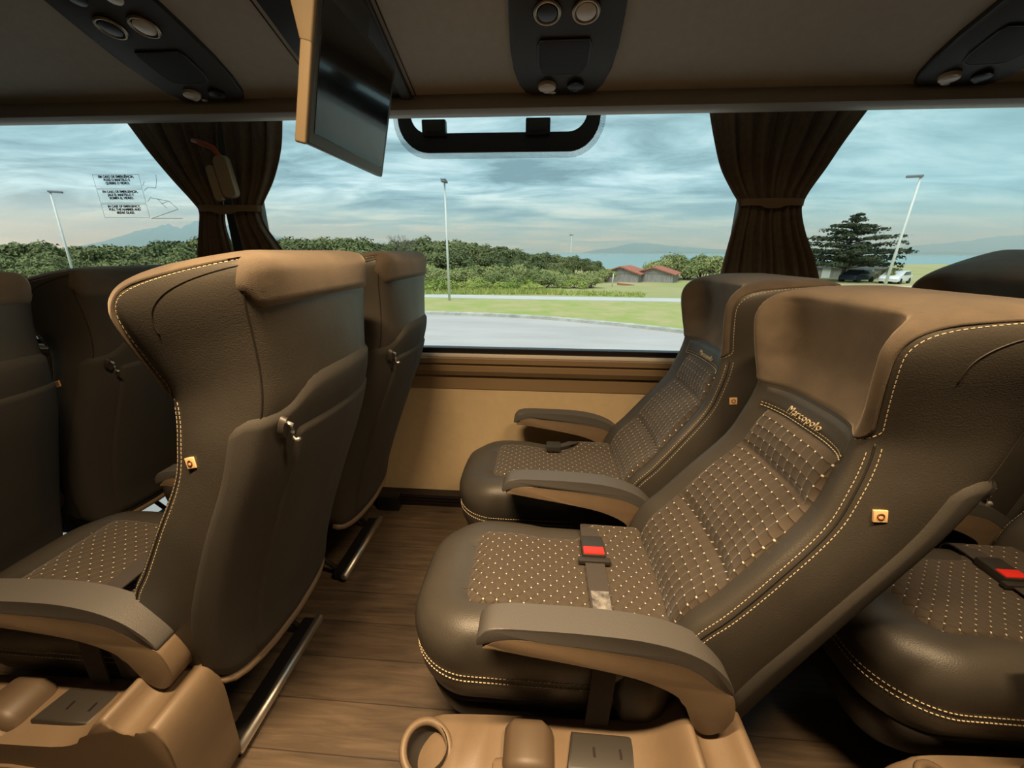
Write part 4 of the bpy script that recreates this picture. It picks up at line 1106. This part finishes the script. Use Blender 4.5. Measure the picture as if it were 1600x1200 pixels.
# ------------------------------------------------------------------ light
def area(name, loc, rot, sx, sy, power, col):
    l = bpy.data.lights.new(name, 'AREA'); l.shape = 'RECTANGLE'; l.size = sx; l.size_y = sy; l.energy = power; l.color = col
    o = bpy.data.objects.new(name, l); COL.objects.link(o); o.location = loc; o.rotation_euler = rot; return o
for i, (x, w_, lab) in enumerate(((-.36, .32, 'warm lamp strip in the aisle ceiling ahead, over the open floor'), (.62, .27, 'warm lamp strip in the aisle ceiling, over the reclined seats'))):
    c = box('aisle_lamp', x - w_, x + w_, .27, .33, 2.105, 2.13, M['led'], bev=.004)
    tag(c, lab, 'ceiling lamp', 'aisle ceiling lamps')
area('aisle_light', (-.36, .30, 2.09), (R(4), 0, 0), .50, .06, 25, (1, .70, .39)).data.spread = R(102)
area('aisle_light', (.62, .30, 2.09), (R(4), 0, 0), .46, .06, 13, (1, .70, .39)).data.spread = R(102)
sn = bpy.data.lights.new('sun', 'SUN'); sn.energy = 3.8; sn.angle = R(50); sn.color = (1, .97, .92)
so = bpy.data.objects.new('sun', sn); COL.objects.link(so); so.rotation_euler = (R(28), R(-8), 0)

w = bpy.data.worlds.new('sky'); SC.world = w; w.use_nodes = True
nt = w.node_tree; bg = nt.nodes['Background']
tc = nt.nodes.new('ShaderNodeTexCoord'); sp = nt.nodes.new('ShaderNodeSeparateXYZ'); nt.links.new(tc.outputs['Generated'], sp.inputs[0])
zz = math_node(nt, 'ADD', math_node(nt, 'MAXIMUM', sp.outputs[2], 0.0), .10)
ux = math_node(nt, 'DIVIDE', sp.outputs[0], zz); uy = math_node(nt, 'DIVIDE', sp.outputs[1], zz)
cb = nt.nodes.new('ShaderNodeCombineXYZ'); nt.links.new(math_node(nt, 'MULTIPLY', ux, .55), cb.inputs[0]); nt.links.new(uy, cb.inputs[1])
nz = N(nt, 'ShaderNodeTexNoise', Scale=1.5, Detail=9.0, Roughness=.6, Distortion=.5); nt.links.new(cb.outputs[0], nz.inputs['Vector'])
rp = nt.nodes.new('ShaderNodeValToRGB'); nt.links.new(nz.outputs[0], rp.inputs[0])
e = rp.color_ramp.elements; e[0].position = .36; e[0].color = (.19, .30, .345, 1); e[1].position = .64; e[1].color = (.56, .70, .74, 1)
x_ = rp.color_ramp.elements.new(.50); x_.color = (.33, .49, .54, 1)
# brighter and warmer towards the horizon on the left, teal to the right
hz = nt.nodes.new('ShaderNodeMapRange'); hz.inputs[1].default_value = .16; hz.inputs[2].default_value = .0; nt.links.new(sp.outputs[2], hz.inputs[0])
lf = nt.nodes.new('ShaderNodeMapRange'); lf.inputs[1].default_value = -.3; lf.inputs[2].default_value = -.85; nt.links.new(sp.outputs[0], lf.inputs[0])
f1 = math_node(nt, 'MULTIPLY', math_node(nt, 'POWER', hz.outputs[0], 1.6), math_node(nt, 'MULTIPLY', lf.outputs[0], .75))
c1 = mix_col(nt, f1, rp.outputs[0], (.80, .76, .64))
rt = nt.nodes.new('ShaderNodeMapRange'); rt.inputs[1].default_value = .15; rt.inputs[2].default_value = .75; rt.inputs[4].default_value = .6; nt.links.new(sp.outputs[0], rt.inputs[0])
c2 = mix_col(nt, rt.outputs[0], c1, (.30, .50, .53))
nt.links.new(c2, bg.inputs[0]); bg.inputs[1].default_value = 1.45

# ------------------------------------------------------------------ camera
f = 620.0; pitch = math.atan(207 / f); yaw = math.atan(47 / f * math.cos(pitch)); roll = R(.3)
cam = bpy.data.cameras.new('camera'); cam.sensor_fit = 'HORIZONTAL'; cam.sensor_width = 36; cam.lens = 36 * f / 1600; cam.clip_start = .02; cam.clip_end = 9000
co = bpy.data.objects.new('camera', cam); COL.objects.link(co)
Fv = Vector((-math.sin(yaw) * math.cos(pitch), math.cos(yaw) * math.cos(pitch), -math.sin(pitch))); Rv = Vector((math.cos(yaw), math.sin(yaw), 0)); Uv = Rv.cross(Fv)
R2 = Rv * math.cos(roll) + Uv * math.sin(roll); U2 = Uv * math.cos(roll) - Rv * math.sin(roll)
co.matrix_world = Matrix(((R2.x, U2.x, -Fv.x, 0), (R2.y, U2.y, -Fv.y, 0), (R2.z, U2.z, -Fv.z, 1.19), (0, 0, 0, 1)))
SC.camera = co
vs = SC.view_settings; vs.view_transform = 'Standard'; vs.look = 'None'; vs.exposure = 0; vs.gamma = 1; vs.use_curve_mapping = False
SC.cycles.max_bounces = 8; SC.cycles.transparent_max_bounces = 16; SC.cycles.use_denoising = True
